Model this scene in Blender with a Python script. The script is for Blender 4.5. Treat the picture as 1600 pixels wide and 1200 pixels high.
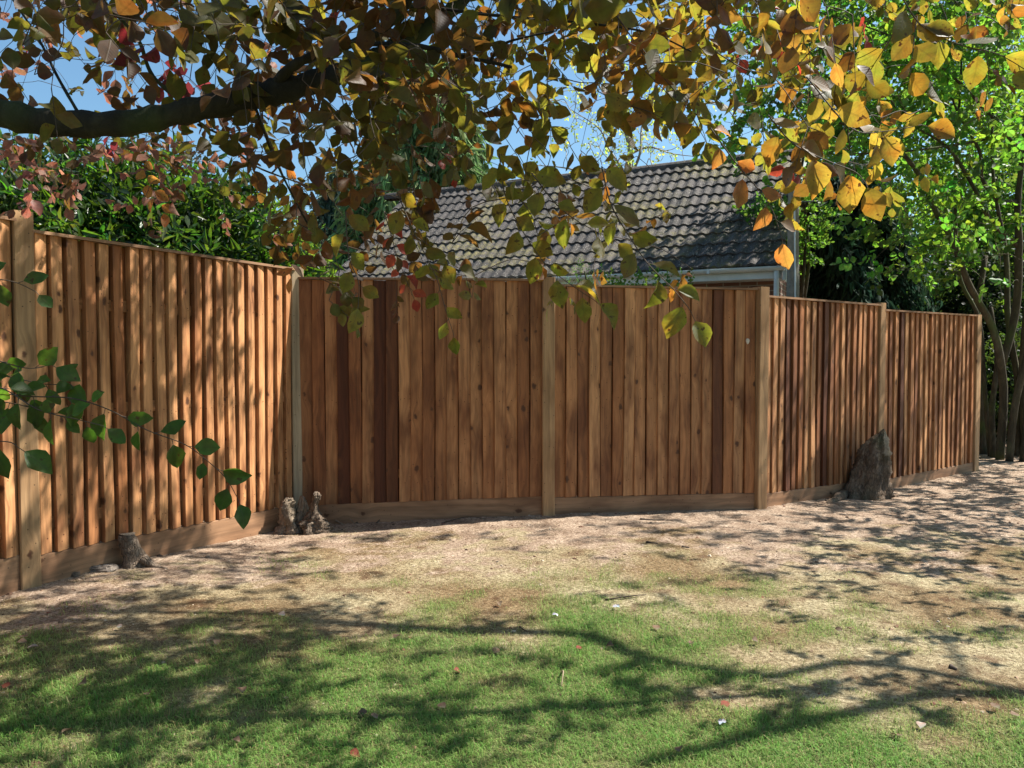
import bpy, math
import numpy as np
from mathutils import Vector, Matrix
R = np.random.RandomState(7)
for o in list(bpy.data.objects): bpy.data.objects.remove(o)
sc = bpy.context.scene
COL = sc.collection
# ---------------------------------------------------------------- camera
EYE = 1.36; F = 1209.0; PITCH = math.radians(1.99)
cam = bpy.data.cameras.new("camera"); cam_o = bpy.data.objects.new("camera", cam); COL.objects.link(cam_o)
cam.sensor_width = 36; cam.lens = 36*F/1600; cam.clip_start = .05; cam.clip_end = 2000
cam_o.location = (0, 0, EYE); cam_o.rotation_euler = (math.pi/2-PITCH, 0, 0)
sc.camera = cam_o
# ---------------------------------------------------------------- light
AZ = math.radians(16); EL = math.radians(52)
S = np.array([math.cos(AZ)*math.cos(EL), math.sin(AZ)*math.cos(EL), math.sin(EL)])
w = bpy.data.worlds.new("World"); sc.world = w; w.use_nodes = True
nt = w.node_tree; bg = nt.nodes["Background"]
sky = nt.nodes.new("ShaderNodeTexSky"); sky.sky_type = 'NISHITA'; sky.sun_disc = False
sky.sun_elevation = EL; sky.sun_rotation = math.radians(90)-AZ; sky.air_density = 1.0; sky.dust_density = 1.2; sky.ozone_density = 1.0
tint = nt.nodes.new("ShaderNodeMix"); tint.data_type = 'RGBA'; tint.blend_type = 'MULTIPLY'; tint.inputs[0].default_value = 1; tint.inputs[7].default_value = (.82, 1.07, 1.12, 1)
nt.links.new(sky.outputs[0], tint.inputs[6]); nt.links.new(tint.outputs[2], bg.inputs[0]); bg.inputs[1].default_value = .07
sl = bpy.data.lights.new("sun", 'SUN'); sl.energy = 5.0; sl.angle = math.radians(.53); sl.color = (1, .95, .87)
so = bpy.data.objects.new("sun", sl); COL.objects.link(so)
so.rotation_euler = Vector(-S).to_track_quat('-Z', 'Y').to_euler()
sc.view_settings.view_transform = 'Standard'; sc.view_settings.look = 'None'
sc.view_settings.exposure = 1.24; sc.view_settings.gamma = 1
sc.render.engine = 'CYCLES'; sc.cycles.use_denoising = True; sc.cycles.max_bounces = 8
sc.cycles.transparent_max_bounces = 4; sc.cycles.transmission_bounces = 5

# ---------------------------------------------------------------- helpers
CP, SP = math.cos(PITCH), math.sin(PITCH)
def ray(px, py):
    x = (np.asarray(px, float)-800)/F; y = (600-np.asarray(py, float))/F
    return np.stack([x*np.ones_like(y), CP+y*SP, y*CP-SP], -1)
def P(px, py, Y):                       # the world point at distance Y seen at a photograph position
    d = ray(px, py); d = d*(np.asarray(Y, float)/d[..., 1])[..., None]
    return d+np.array([0, 0, EYE])
def proj(p):
    p = np.asarray(p, float); x = p[..., 0]; y = p[..., 1]; z = p[..., 2]-EYE
    dep = np.maximum(y*CP-z*SP, 1e-3); up = y*SP+z*CP
    return 800+F*x/dep, 600-F*up/dep
def hsh(i, j, s):
    n = np.sin(i*127.1+j*311.7+s*74.7)*43758.5453
    return n-np.floor(n)
def vn(x, y, sc_, s=0):
    x = np.asarray(x, float)*sc_; y = np.asarray(y, float)*sc_
    i = np.floor(x); j = np.floor(y); f = x-i; g = y-j; f = f*f*(3-2*f); g = g*g*(3-2*g)
    a = hsh(i, j, s); b = hsh(i+1, j, s); c = hsh(i, j+1, s); d = hsh(i+1, j+1, s)
    return (a*(1-f)+b*f)*(1-g)+(c*(1-f)+d*f)*g
def fbm(x, y, sc_, s=0, o=4):
    t = 0; a = .5
    for k in range(o): t = t+a*vn(x, y, sc_*2**k, s+k*7); a *= .5
    return t
def nrmz(v):
    v = np.asarray(v, float); return v/np.maximum(np.linalg.norm(v, axis=-1, keepdims=True), 1e-9)
def gz(x, y):
    x = np.asarray(x, float); y = np.asarray(y, float)
    g = -.01+.05*np.exp(-((x+2.7)**2+(y-4.4)**2)/1.2)+.03*np.exp(-((x-.3)**2+(y-6.7)**2)/1.2)-.02*np.exp(-((x+1.7)**2+(y-6.4)**2)/.6)
    g = g-.05*np.exp(-((x-3.9)**2+(y-8.2)**2)/1.2)
    return g+.03*(fbm(x, y, .8, 3)-.47)+.014*(fbm(x, y, 5, 11, 3)-.44)
def gp(px, py):                         # ground point seen at a photograph position
    px = np.asarray(px, float); py = np.asarray(py, float); h = np.zeros(np.broadcast(px, py).shape)
    for _ in range(5):
        d = ray(px, py); t = (h-EYE)/d[..., 2]; q = d*t[..., None]; h = gz(q[..., 0], q[..., 1])
    q = q+np.array([0, 0, EYE]); return q
def grid(rows, y0, px, py):             # a coarse density table, bilinear
    A = np.array([[int(c) for c in r] for r in rows], float)/10
    u = np.clip(np.asarray(px)/50-.5, 0, A.shape[1]-1.001); v = np.clip((np.asarray(py)-y0)/50-.5, 0, A.shape[0]-1.001)
    i = u.astype(int); j = v.astype(int); f = u-i; g = v-j
    return (A[j, i]*(1-f)+A[j, i+1]*f)*(1-g)+(A[j+1, i]*(1-f)+A[j+1, i+1]*f)*g

class MB:
    def __init__(s): s.v = []; s.f = []; s.n = 0; s.c = []; s.t = []; s.uv = []
    def add(s, v, f, c=(.5, .5, .5), t=(.5, .5, .5), uv=None):
        v = np.asarray(v, float).reshape(-1, 3); n = len(v)
        s.v.append(v); s.f += [(np.asarray(q)+s.n) for q in ([f] if isinstance(f, np.ndarray) and f.ndim == 2 else f)]
        s.c.append(np.broadcast_to(np.asarray(c, float), (n, 3))); s.t.append(np.broadcast_to(np.asarray(t, float), (n, 3)))
        s.uv.append(np.zeros((n, 2)) if uv is None else np.asarray(uv, float).reshape(-1, 2)); s.n += n
    def build(s, name, mat, parent=None, smooth=False):
        V = np.concatenate(s.v); me = bpy.data.meshes.new(name)
        loops = []; tot = []
        for q in s.f:
            if q.ndim == 2: loops.append(q.ravel()); tot.append(np.full(len(q), q.shape[1]))
            else: loops.append(q); tot.append(np.array([len(q)]))
        L = np.concatenate(loops).astype(np.int32); T = np.concatenate(tot).astype(np.int32)
        me.vertices.add(len(V)); me.vertices.foreach_set('co', V.astype(np.float32).ravel())
        me.loops.add(len(L)); me.loops.foreach_set('vertex_index', L)
        me.polygons.add(len(T)); st = np.concatenate([[0], np.cumsum(T)[:-1]]).astype(np.int32)
        me.polygons.foreach_set('loop_start', st)
        me.update(calc_edges=True)
        me.polygons.foreach_set('use_smooth', np.full(len(T), bool(smooth)))
        for nm, arr in (('col', s.c), ('tra', s.t)):
            a = me.color_attributes.new(nm, 'FLOAT_COLOR', 'POINT'); q = np.ones((len(V), 4), np.float32); q[:, :3] = np.concatenate(arr)
            a.data.foreach_set('color', q.ravel())
        u = me.uv_layers.new(name='uv'); u.data.foreach_set('uv', np.concatenate(s.uv)[L].astype(np.float32).ravel())
        me.materials.append(mat)
        o = bpy.data.objects.new(name, me); COL.objects.link(o)
        if parent is not None: par(o, parent)
        return o
def par(o, p):
    bpy.context.view_layer.update()
    o.parent = p; o.matrix_parent_inverse = p.matrix_world.inverted()
def empty(name, loc): 
    o = bpy.data.objects.new(name, None); o.location = Vector(loc); o.empty_display_size = .1; COL.objects.link(o)
    bpy.context.view_layer.update(); return o
def tag(o, label=None, cat=None, group=None, kind=None):
    for k, v in (('label', label), ('category', cat), ('group', group), ('kind', kind)):
        if v: o[k] = v
    return o
def centre(o):                          # put a single mesh's origin at its base
    me = o.data; n = len(me.vertices); a = np.empty(n*3, np.float32); me.vertices.foreach_get('co', a); a = a.reshape(-1, 3)
    c = np.array([a[:, 0].mean(), a[:, 1].mean(), a[:, 2].min()]); me.vertices.foreach_set('co', (a-c).astype(np.float32).ravel()); me.update()
    o.location = Vector(c); return o

def tube(mb, pts, rad, sides=6, c=(.5, .5, .5), cap=True, rough=0., seed=0):
    pts = np.asarray(pts, float); n = len(pts); rad = np.broadcast_to(np.asarray(rad, float), (n,))
    tg = np.gradient(pts, axis=0); tg = nrmz(tg)
    ref = np.array([0, 0, 1.]) if abs(tg[0, 2]) < .8 else np.array([0, 1., 0])
    a = nrmz(np.cross(tg, ref)); 
    for k in range(1, n):
        if np.dot(a[k], a[k-1]) < 0: a[k] = -a[k]
    b = np.cross(tg, a); th = np.arange(sides)*2*math.pi/sides
    rr = rad[:, None]*np.ones(sides)
    if rough: rr = rr*(1+rough*(np.random.RandomState(seed).rand(n, sides)-.5))
    v = pts[:, None, :]+rr[..., None]*(np.cos(th)[None, :, None]*a[:, None, :]+np.sin(th)[None, :, None]*b[:, None, :])
    i = np.arange(n-1)[:, None]*sides; j = np.arange(sides)[None, :]; k = (j+1) % sides
    q = np.stack([i+j, i+k, i+sides+k, i+sides+j], -1).reshape(-1, 4)
    ln = np.concatenate([[0], np.cumsum(np.linalg.norm(np.diff(pts, axis=0), axis=1))])
    uv = np.stack([np.broadcast_to(th/(2*math.pi), (n, sides)), np.broadcast_to(ln[:, None], (n, sides))], -1)
    mb.add(v, q, c, c, uv)
    if cap and n > 1:
        mb.f.append(np.arange(sides)[::-1]+mb.n-n*sides); mb.f.append(np.arange(sides)+mb.n-sides)
def spline(pts, sub=6):                 # Catmull-Rom
    p = np.asarray(pts, float); p = np.concatenate([[2*p[0]-p[1]], p, [2*p[-1]-p[-2]]]); out = []
    for k in range(1, len(p)-2):
        for t in np.arange(sub)/sub:
            out.append(.5*((2*p[k])+(-p[k-1]+p[k+1])*t+(2*p[k-1]-5*p[k]+4*p[k+1]-p[k+2])*t*t+(-p[k-1]+3*p[k]-3*p[k+1]+p[k+2])*t**3))
    out.append(p[-2]); return np.array(out)
def box(mb, o, ax, ay, az, c=(.5, .5, .5), uvs=1.):     # corner + three edge vectors
    o, ax, ay, az = [np.asarray(q, float) for q in (o, ax, ay, az)]
    lx, ly, lz = [np.linalg.norm(q) for q in (ax, ay, az)]; off = R.rand(2)*50
    def face(p, a, b, la, lb, flip):
        v = [p, p+a, p+a+b, p+b]; uv = np.array([[0, 0], [la, 0], [la, lb], [0, lb]])
        if la > lb and la > 1.3*lb and lz < max(lx, ly): uv = uv[:, ::-1]
        mb.add(v, [np.array([0, 1, 2, 3][::-1] if flip else [0, 1, 2, 3])], c, c, uv+off)
    face(o, ax, az, lx, lz, False); face(o+ay, ax, az, lx, lz, True)
    face(o, ay, az, ly, lz, True); face(o+ax, ay, az, ly, lz, False)
    face(o, ax, ay, lx, ly, True); face(o+az, ax, ay, lx, ly, False)

# ---- leaves
def leaf_tpl(st, wd, fold=.18, curl=.12):
    v = [(0, 0, 0)]; uv = [(.5, 0)]; f = []
    for t, w_ in zip(st, wd):
        z = -curl*t*t
        v += [(-w_, t, z+fold*w_), (0, t, z), (w_, t, z+fold*w_)]; uv += [(.5-w_, t), (.5, t), (.5+w_, t)]
    n = len(v); v.append((0, 1, -curl)); uv.append((.5, 1)); 
    tri = [(0, 2, 1), (0, 3, 2)]; q = []
    for k in range(len(st)-1):
        a = 1+3*k; q += [(a, a+1, a+4, a+3), (a+1, a+2, a+5, a+4)]
    a = n-3; tri += [(a, a+1, n), (a+1, a+2, n)]
    return np.array(v, float), np.array(tri), (np.array(q) if q else None), np.array(uv)
BEECH = leaf_tpl([.08, .25, .45, .65, .84, .94], [.1, .265, .345, .3, .165, .06])
MIDL = leaf_tpl([.2, .5, .8], [.24, .36, .2])
OVAL = leaf_tpl([.3, .7], [.34, .28], .15, .15)
LANC = leaf_tpl([.25, .6], [.14, .13], .3, .35)
def leaves(mb, tpl, pos, d, nr, ln, c, t, wide=1.):
    v, tri, q, uv = tpl; N = len(pos); m = len(v)
    d = nrmz(d); sd = nrmz(np.cross(d, nr)); nn = np.cross(sd, d); ln = np.broadcast_to(ln, (N,))
    wd = np.broadcast_to(wide, (N,))
    cv = R.uniform(-1., 2.8, N); fo = R.uniform(-1., 3.2, N)
    z = v[None, :, 2]*cv[:, None]; z = z+(v[None, :, 2]*0+np.abs(v[None, :, 0])*.2*fo[:, None])
    jx = v[None, :, :1]*wd[:, None, None]*(R.uniform(.88, 1.12, (N, m, 1)) if m > 12 else 1.); bend = (R.normal(size=(N, 1, 1))*.09*v[None, :, 1:2]**2 if m > 12 else 0.)
    if m > 12: z = z+R.normal(size=(N, m))*.012
    V = pos[:, None]+ln[:, None, None]*((jx+bend)*sd[:, None]+v[None, :, 1:2]*d[:, None]+z[..., None]*nn[:, None])
    base = (np.arange(N)*m)[:, None, None]
    fs = [(tri[None]+base).reshape(-1, 3)]
    if q is not None: fs.append((q[None]+base).reshape(-1, 4))
    mb.v.append(V.reshape(-1, 3)); mb.f += [x+mb.n for x in fs]; mb.n += N*m
    mb.c.append(np.repeat(c, m, 0)); mb.t.append(np.repeat(t, m, 0)); mb.uv.append(np.tile(uv, (N, 1)))
def sprig(mb, tw, tpl, B, D, L, K, size, cf, tilt=.35, droop=.4, wide=1., twr=.0011, jit=.35):
    """N shoots with K alternate leaves each; cf(n, rng) gives reflect / transmit colours per shoot"""
    N = len(B); D = nrmz(D); L = np.broadcast_to(L, (N,))
    sd = nrmz(np.cross(D, R.normal(size=(N, 3)))); pn = nrmz(np.cross(D, sd))
    c0, t0 = cf(N)
    for k in range(K):
        t = (k+.6)/K; s_ = 1 if k % 2 else -1
        pos = B+D*(L*t)[:, None]; pos[:, 2] -= L*droop*.35*t*t
        if k == K-1: ld = D+R.normal(size=(N, 3))*.25; ld[:, 2] -= droop*.6
        else: ld = D*.55+sd*s_*.85+R.normal(size=(N, 3))*jit; ld[:, 2] -= droop
        nn = pn+R.normal(size=(N, 3))*tilt
        z = size*R.uniform(.65, 1.2, N); v = R.uniform(.75, 1.25, (N, 1))
        leaves(mb, tpl, pos+nrmz(ld)*z[:, None]*.06, ld, nn, z, c0*v, t0*v, wide)
    if tw is not None:
        for i in range(N):
            p = np.stack([B[i]+D[i]*L[i]*t-np.array([0, 0, L[i]*droop*.35*t*t]) for t in (0, .5, 1)])
            tube(tw, p, [twr*1.3, twr, twr*.6], 3, cap=False)
def grow(tw, nodes, rads, B, r0=.0012, k=.004, rmax=.03, wig=.12, sides=4, maxd=99):
    """joins every shoot base to the nearest wood already there, so the shoots hang on real twigs"""
    nodes = np.array(nodes, float); n0 = len(nodes); cap = n0+len(B)*3+5
    A = np.empty((cap, 3)); A[:n0] = nodes; m = n0
    dd = np.array([np.min(np.linalg.norm(nodes-b, axis=1)) for b in B]); keep = np.ones(len(B), bool)
    for i in np.argsort(dd):
        b = B[i]; e = np.linalg.norm(A[:m]-b, axis=1)+.25*np.maximum(0, b[2]-A[:m, 2]); j = int(np.argmin(e)); a = A[j]; L = np.linalg.norm(a-b)
        if L > maxd: keep[i] = False; continue
        q = [a]; 
        for t in (.33, .66): q.append(a*(1-t)+b*t+R.normal(size=3)*L*wig*.5+np.array([0, 0, L*wig*.9*math.sin(t*3.14)]))
        q.append(b); pts = spline(q, 3) if L > .05 else np.array(q)
        r = min(r0+k*L, rmax); tube(tw, pts, np.linspace(r, r0, len(pts)), sides, cap=False)
        A[m:m+3] = [q[1], q[2], b]; m += 3
    return keep

# ---------------------------------------------------------------- materials
def mat(name):
    m = bpy.data.materials.new(name); m.use_nodes = True; t = m.node_tree; t.nodes.clear()
    return m, t, (lambda k, **kw: node(t, k, **kw)), t.links.new
def node(t, k, **kw):
    n = t.nodes.new('ShaderNode'+k)
    for a, b in kw.items():
        if a.startswith('i_'):
            key = a[2:]; key = int(key) if key.isdigit() else key.replace('_', ' '); n.inputs[key].default_value = b
        else: setattr(n, a, b)
    return n
def ramp(t, pts, src, link):
    n = t.nodes.new('ShaderNodeValToRGB'); e = n.color_ramp.elements
    while len(e) < len(pts): e.new(.5)
    for x, (p_, c) in zip(e, pts): x.position = p_; x.color = (*c, 1) if len(c) == 3 else c
    link(src, n.inputs[0]); return n.outputs[0]
def g3(v): return (v, v, v)
def mixc(t, link, a, b, fac, mode='MIX'):
    n = t.nodes.new('ShaderNodeMix'); n.data_type = 'RGBA'; n.blend_type = mode
    for s_, v in ((n.inputs[6], a), (n.inputs[7], b)):
        if isinstance(v, tuple): s_.default_value = (*v, 1)
        else: link(v, s_)
    if isinstance(fac, float): n.inputs[0].default_value = fac
    else: link(fac, n.inputs[0])
    return n.outputs[2]
def leaf_mat(name, vein=.35, rough=.45, tw=.5, spec=.35):
    m, t, N, link = mat(name)
    a = N('Attribute', attribute_name='col'); b = N('Attribute', attribute_name='tra'); uv = N('UVMap', uv_map='uv')
    sx = N('SeparateXYZ'); link(uv.outputs[0], sx.inputs[0])
    u = N('Math', operation='SUBTRACT', i_1=.5); link(sx.outputs[0], u.inputs[0])
    au = N('Math', operation='ABSOLUTE'); link(u.outputs[0], au.inputs[0])
    v1 = N('Math', operation='MULTIPLY_ADD', i_1=-.75); link(au.outputs[0], v1.inputs[0]); link(sx.outputs[1], v1.inputs[2])
    w1 = N('Math', operation='MULTIPLY', i_1=9.); link(v1.outputs[0], w1.inputs[0])
    w2 = N('Math', operation='PINGPONG', i_1=.5); link(w1.outputs[0], w2.inputs[0])
    side = ramp(t, [(0, g3(1.)), (.13, g3(0.)), (1, g3(0.))], w2.outputs[0], link)
    mid = ramp(t, [(0, g3(1.)), (.018, g3(.9)), (.03, g3(0.))], au.outputs[0], link)
    mx = N('Math', operation='MAXIMUM'); link(side, mx.inputs[0]); link(mid, mx.inputs[1])
    vf = N('Math', operation='MULTIPLY', i_1=vein); link(mx.outputs[0], vf.inputs[0])
    geo = N('NewGeometry'); ns = N('TexNoise', i_Scale=60., i_Detail=4.); tc = N('TexCoord'); link(tc.outputs['Object'], ns.inputs['Vector'])
    n2_ = N('TexNoise', i_Scale=22., i_Detail=3.); link(tc.outputs['Object'], n2_.inputs['Vector'])
    nr = ramp(t, [(.3, g3(.7)), (.7, g3(1.25))], ns.outputs[0], link); nr = mixc(t, link, nr, ramp(t, [(.35, (1.15, .7, .6)), (.5, (1., 1., 1.)), (.65, (.8, 1.1, .9))], n2_.outputs[0], link), .8, 'MULTIPLY')
    c1 = mixc(t, link, a.outputs[0], nr, .8, 'MULTIPLY'); t1 = mixc(t, link, b.outputs[0], nr, .8, 'MULTIPLY')
    lite = mixc(t, link, c1, (.25, .2, .1), .35)
    c2 = mixc(t, link, c1, lite, vf.outputs[0]); dk = mixc(t, link, t1, (.0, .0, .0), .55); t2 = mixc(t, link, t1, dk, vf.outputs[0])
    br = ramp(t, [(.62, g3(0.)), (.67, g3(1.))], ns.outputs[0], link)
    t2 = mixc(t, link, t2, (.12, .035, .01), br) if vein > .2 else t2
    bs = N('BsdfPrincipled', i_Roughness=rough); bs.inputs['Specular IOR Level'].default_value = spec; link(c2, bs.inputs['Base Color'])
    tl = N('BsdfTranslucent'); link(t2, tl.inputs[0])
    if vein > .2:
        bp = N('Bump', i_Strength=.2, i_Distance=.002); link(mx.outputs[0], bp.inputs['Height']); link(bp.outputs[0], bs.inputs['Normal'])
    ms = N('MixShader', i_0=tw); link(bs.outputs[0], ms.inputs[1]); link(tl.outputs[0], ms.inputs[2])
    o = N('OutputMaterial'); link(ms.outputs[0], o.inputs[0]); return m
def bark_mat(name, c1, c2, c3, sc_=9., moss=0., crack=.6):
    m, t, N, link = mat(name); tc = N('TexCoord'); mp = N('Mapping'); mp.inputs['Scale'].default_value = (1, 1, .35); link(tc.outputs['Object'], mp.inputs[0])
    n1 = N('TexNoise', i_Scale=sc_, i_Detail=6., i_Roughness=.7, i_Distortion=.6); link(mp.outputs[0], n1.inputs['Vector'])
    n2 = N('TexVoronoi', i_Scale=sc_*3.5, feature='DISTANCE_TO_EDGE'); link(mp.outputs[0], n2.inputs['Vector'])
    c = ramp(t, [(.3, c1), (.52, c2), (.72, c3)], n1.outputs[0], link)
    cr = ramp(t, [(0, g3(.35)), (.12, g3(1.))], n2.outputs[0], link); c = mixc(t, link, c, cr, crack, 'MULTIPLY')
    n3 = N('TexNoise', i_Scale=2.5, i_Detail=3.); link(tc.outputs['Object'], n3.inputs['Vector'])
    if moss: c = mixc(t, link, c, (.07, .1, .025), ramp(t, [(.5, g3(0.)), (.7, g3(moss))], n3.outputs[0], link))
    at = N('Attribute', attribute_name='col'); f = N('Math', operation='MULTIPLY', i_1=1.); sp = N('SeparateColor'); link(at.outputs[0], sp.inputs[0])
    fr = ramp(t, [(.5, g3(0.)), (1, g3(1.))], sp.outputs[0], link); c = mixc(t, link, c, mixc(t, link, (.42, .33, .23), n1.outputs[1], .25, 'MULTIPLY'), fr)
    bs = N('BsdfPrincipled', i_Roughness=.9); bs.inputs['Specular IOR Level'].default_value = .2; link(c, bs.inputs['Base Color'])
    ad = N('Math', operation='MULTIPLY_ADD', i_1=crack); link(cr, ad.inputs[0]); link(n1.outputs[0], ad.inputs[2])
    bp = N('Bump', i_Strength=.8, i_Distance=.015); link(ad.outputs[0], bp.inputs['Height']); link(bp.outputs[0], bs.inputs['Normal'])
    o = N('OutputMaterial'); link(bs.outputs[0], o.inputs[0]); return m
def wood_mat(name, pale, mid, dark, knot=.55, grain=1., deep_tint=(.1, .045, .02)):
    """sawn softwood; uv in metres with v along the grain; col.r = board tone, col.g = redness"""
    m, t, N, link = mat(name)
    uv = N('UVMap', uv_map='uv'); at = N('Attribute', attribute_name='col'); sp = N('SeparateColor'); link(at.outputs[0], sp.inputs[0])
    vo = N('TexVoronoi', i_Scale=4.6, i_Randomness=1.); vo.voronoi_dimensions = '2D'
    dn = N('TexNoise', i_Scale=26., i_Detail=3.); link(uv.outputs[0], dn.inputs['Vector']); dv = N('VectorMath', operation='MULTIPLY_ADD'); dv.inputs[1].default_value = (.03, .05, 0)
    link(dn.outputs['Color'], dv.inputs[0]); link(uv.outputs[0], dv.inputs[2]); sv = N('VectorMath', operation='MULTIPLY'); sv.inputs[1].default_value = (1, .72, 1); link(dv.outputs[0], sv.inputs[0]); link(sv.outputs[0], vo.inputs['Vector'])
    kc = N('SeparateColor'); link(vo.outputs['Color'], kc.inputs[0])
    sel = ramp(t, [(knot-.01, g3(1.)), (knot, g3(0.))], kc.outputs[0], link)
    # grain bends round the knots
    inf = ramp(t, [(.0, g3(1.)), (.45, g3(0.))], vo.outputs['Distance'], link)
    bend = N('Math', operation='MULTIPLY'); link(inf, bend.inputs[0]); link(sel, bend.inputs[1])
    sx = N('SeparateXYZ'); link(uv.outputs[0], sx.inputs[0])
    ux = N('Math', operation='MULTIPLY_ADD', i_1=.035); link(bend.outputs[0], ux.inputs[0]); link(sx.outputs[0], ux.inputs[2])
    lo = N('TexNoise', i_Scale=1.6, i_Detail=2.); mp0 = N('Mapping'); mp0.inputs['Scale'].default_value = (3, 1, 1); link(uv.outputs[0], mp0.inputs[0]); link(mp0.outputs[0], lo.inputs['Vector'])
    u2 = N('Math', operation='MULTIPLY_ADD', i_1=.09); link(lo.outputs[0], u2.inputs[0]); link(ux.outputs[0], u2.inputs[2])
    cb = N('CombineXYZ'); link(u2.outputs[0], cb.inputs[0]); link(sx.outputs[1], cb.inputs[1])
    mp = N('Mapping'); mp.inputs['Scale'].default_value = (1, .035, 1); link(cb.outputs[0], mp.inputs[0])
    fine = N('TexNoise', i_Scale=160.*grain, i_Detail=4., i_Roughness=.65); link(mp.outputs[0], fine.inputs['Vector'])
    wv = N('TexNoise', i_Scale=38.*grain, i_Detail=1.5); link(mp.outputs[0], wv.inputs['Vector'])
    big = N('TexNoise', i_Scale=2.2, i_Detail=3., i_Roughness=.6); mp2 = N('Mapping'); mp2.inputs['Scale'].default_value = (2.5, .8, 1); link(uv.outputs[0], mp2.inputs[0]); link(mp2.outputs[0], big.inputs['Vector'])
    base = mixc(t, link, pale, mid, sp.outputs[0])
    base = mixc(t, link, base, dark, ramp(t, [(.42, g3(0.)), (.66, g3(.85))], big.outputs[0], link))
    red = mixc(t, link, base, deep_tint, sp.outputs[1])  # deepest board colour, mixed in by redness
    g1 = ramp(t, [(.35, g3(.62)), (.6, g3(1.08))], wv.outputs[0], link); c = mixc(t, link, red, g1, .75, 'MULTIPLY')
    g2 = ramp(t, [(.3, g3(.7)), (.65, g3(1.1))], fine.outputs[0], link); c = mixc(t, link, c, g2, .7, 'MULTIPLY')
    kd = N('Math', operation='MULTIPLY_ADD', i_1=-.045); link(kc.outputs[1], kd.inputs[0]); link(vo.outputs['Distance'], kd.inputs[2])
    ks = ramp(t, [(0, g3(1.)), (.03, g3(.8)), (.06, g3(.0))], kd.outputs[0], link); halo = ramp(t, [(.0, g3(.5)), (.2, g3(0.))], kd.outputs[0], link)
    kk = N('Math', operation='MULTIPLY'); link(ks, kk.inputs[0]); link(sel, kk.inputs[1]); kh = N('Math', operation='MULTIPLY'); link(halo, kh.inputs[0]); link(sel, kh.inputs[1])
    c = mixc(t, link, c, tuple(x*.55 for x in mid), kh.outputs[0]); c = mixc(t, link, c, (.085, .035, .016), kk.outputs[0])
    # pin holes and small specks
    v2 = N('TexVoronoi', i_Scale=26.); v2.voronoi_dimensions = '2D'; link(uv.outputs[0], v2.inputs['Vector']); k2 = N('SeparateColor'); link(v2.outputs['Color'], k2.inputs[0])
    s2 = ramp(t, [(.05, g3(1.)), (.06, g3(0.))], k2.outputs[0], link); d2 = ramp(t, [(.08, g3(.8)), (.12, g3(0.))], v2.outputs['Distance'], link)
    m2 = N('Math', operation='MULTIPLY'); link(s2, m2.inputs[0]); link(d2, m2.inputs[1]); c = mixc(t, link, c, (.04, .02, .012), m2.outputs[0])
    bs = N('BsdfPrincipled', i_Roughness=.72); bs.inputs['Specular IOR Level'].default_value = .3; link(c, bs.inputs['Base Color'])
    ha = N('Math', operation='ADD'); link(fine.outputs[0], ha.inputs[0]); link(wv.outputs[0], ha.inputs[1])
    bp = N('Bump', i_Strength=.35, i_Distance=.003); link(ha.outputs[0], bp.inputs['Height']); link(bp.outputs[0], bs.inputs['Normal'])
    o = N('OutputMaterial'); link(bs.outputs[0], o.inputs[0]); return m
def plain(name, c, c2=None, rough=.6, sc_=8., bump=.2, bd=.01, spec=.4):
    m, t, N, link = mat(name); tc = N('TexCoord'); n = N('TexNoise', i_Scale=sc_, i_Detail=6., i_Roughness=.65); link(tc.outputs['Object'], n.inputs['Vector'])
    col = ramp(t, [(.32, c), (.68, c2 or tuple(x*.8 for x in c))], n.outputs[0], link)
    bs = N('BsdfPrincipled', i_Roughness=rough); bs.inputs['Specular IOR Level'].default_value = spec; link(col, bs.inputs['Base Color'])
    bp = N('Bump', i_Strength=bump, i_Distance=bd); link(n.outputs[0], bp.inputs['Height']); link(bp.outputs[0], bs.inputs['Normal'])
    o = N('OutputMaterial'); link(bs.outputs[0], o.inputs[0]); return m
def attr_mat(name, rough=.9, tr=0., bump=0.):
    m, t, N, link = mat(name); a = N('Attribute', attribute_name='col'); b = N('Attribute', attribute_name='tra')
    bs = N('BsdfPrincipled', i_Roughness=rough); bs.inputs['Specular IOR Level'].default_value = .25; link(a.outputs[0], bs.inputs['Base Color'])
    if bump:
        tc = N('TexCoord'); n = N('TexNoise', i_Scale=60., i_Detail=5.); link(tc.outputs['Object'], n.inputs['Vector'])
        bp = N('Bump', i_Strength=bump, i_Distance=.01); link(n.outputs[0], bp.inputs['Height']); link(bp.outputs[0], bs.inputs['Normal'])
    o = N('OutputMaterial')
    if tr:
        tl = N('BsdfTranslucent'); link(b.outputs[0], tl.inputs[0]); ms = N('MixShader', i_0=tr); link(bs.outputs[0], ms.inputs[1]); link(tl.outputs[0], ms.inputs[2]); link(ms.outputs[0], o.inputs[0])
    else: link(bs.outputs[0], o.inputs[0])
    return m
M_board = wood_mat('sawn_board', (.6, .295, .125), (.36, .138, .048), (.17, .058, .021), deep_tint=(.09, .027, .01))
M_post = wood_mat('post_wood', (.5, .305, .155), (.4, .23, .105), (.28, .15, .066), .22, .7)
M_grey = wood_mat('grey_post_wood', (.4, .3, .19), (.33, .245, .15), (.23, .17, .1), .1, .7, (.2, .17, .12))
M_gravel = wood_mat('gravel_board_wood', (.42, .245, .135), (.31, .165, .085), (.19, .095, .048), .25, .6)
M_beech = leaf_mat('beech_leaf', .42, .5, .5, .28); M_leaf = leaf_mat('small_leaf', .1, .5, .5, .3); M_laurel = leaf_mat('glossy_leaf', .15, .34, .35, .4)
M_conif = attr_mat('conifer_scale', .8, .25)
M_bark = bark_mat('beech_bark', (.016, .014, .01), (.028, .025, .018), (.05, .045, .03), 22., .8, .04)
M_twig = plain('twig_bark', (.05, .032, .022), (.085, .06, .04), .8, 30.)
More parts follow.
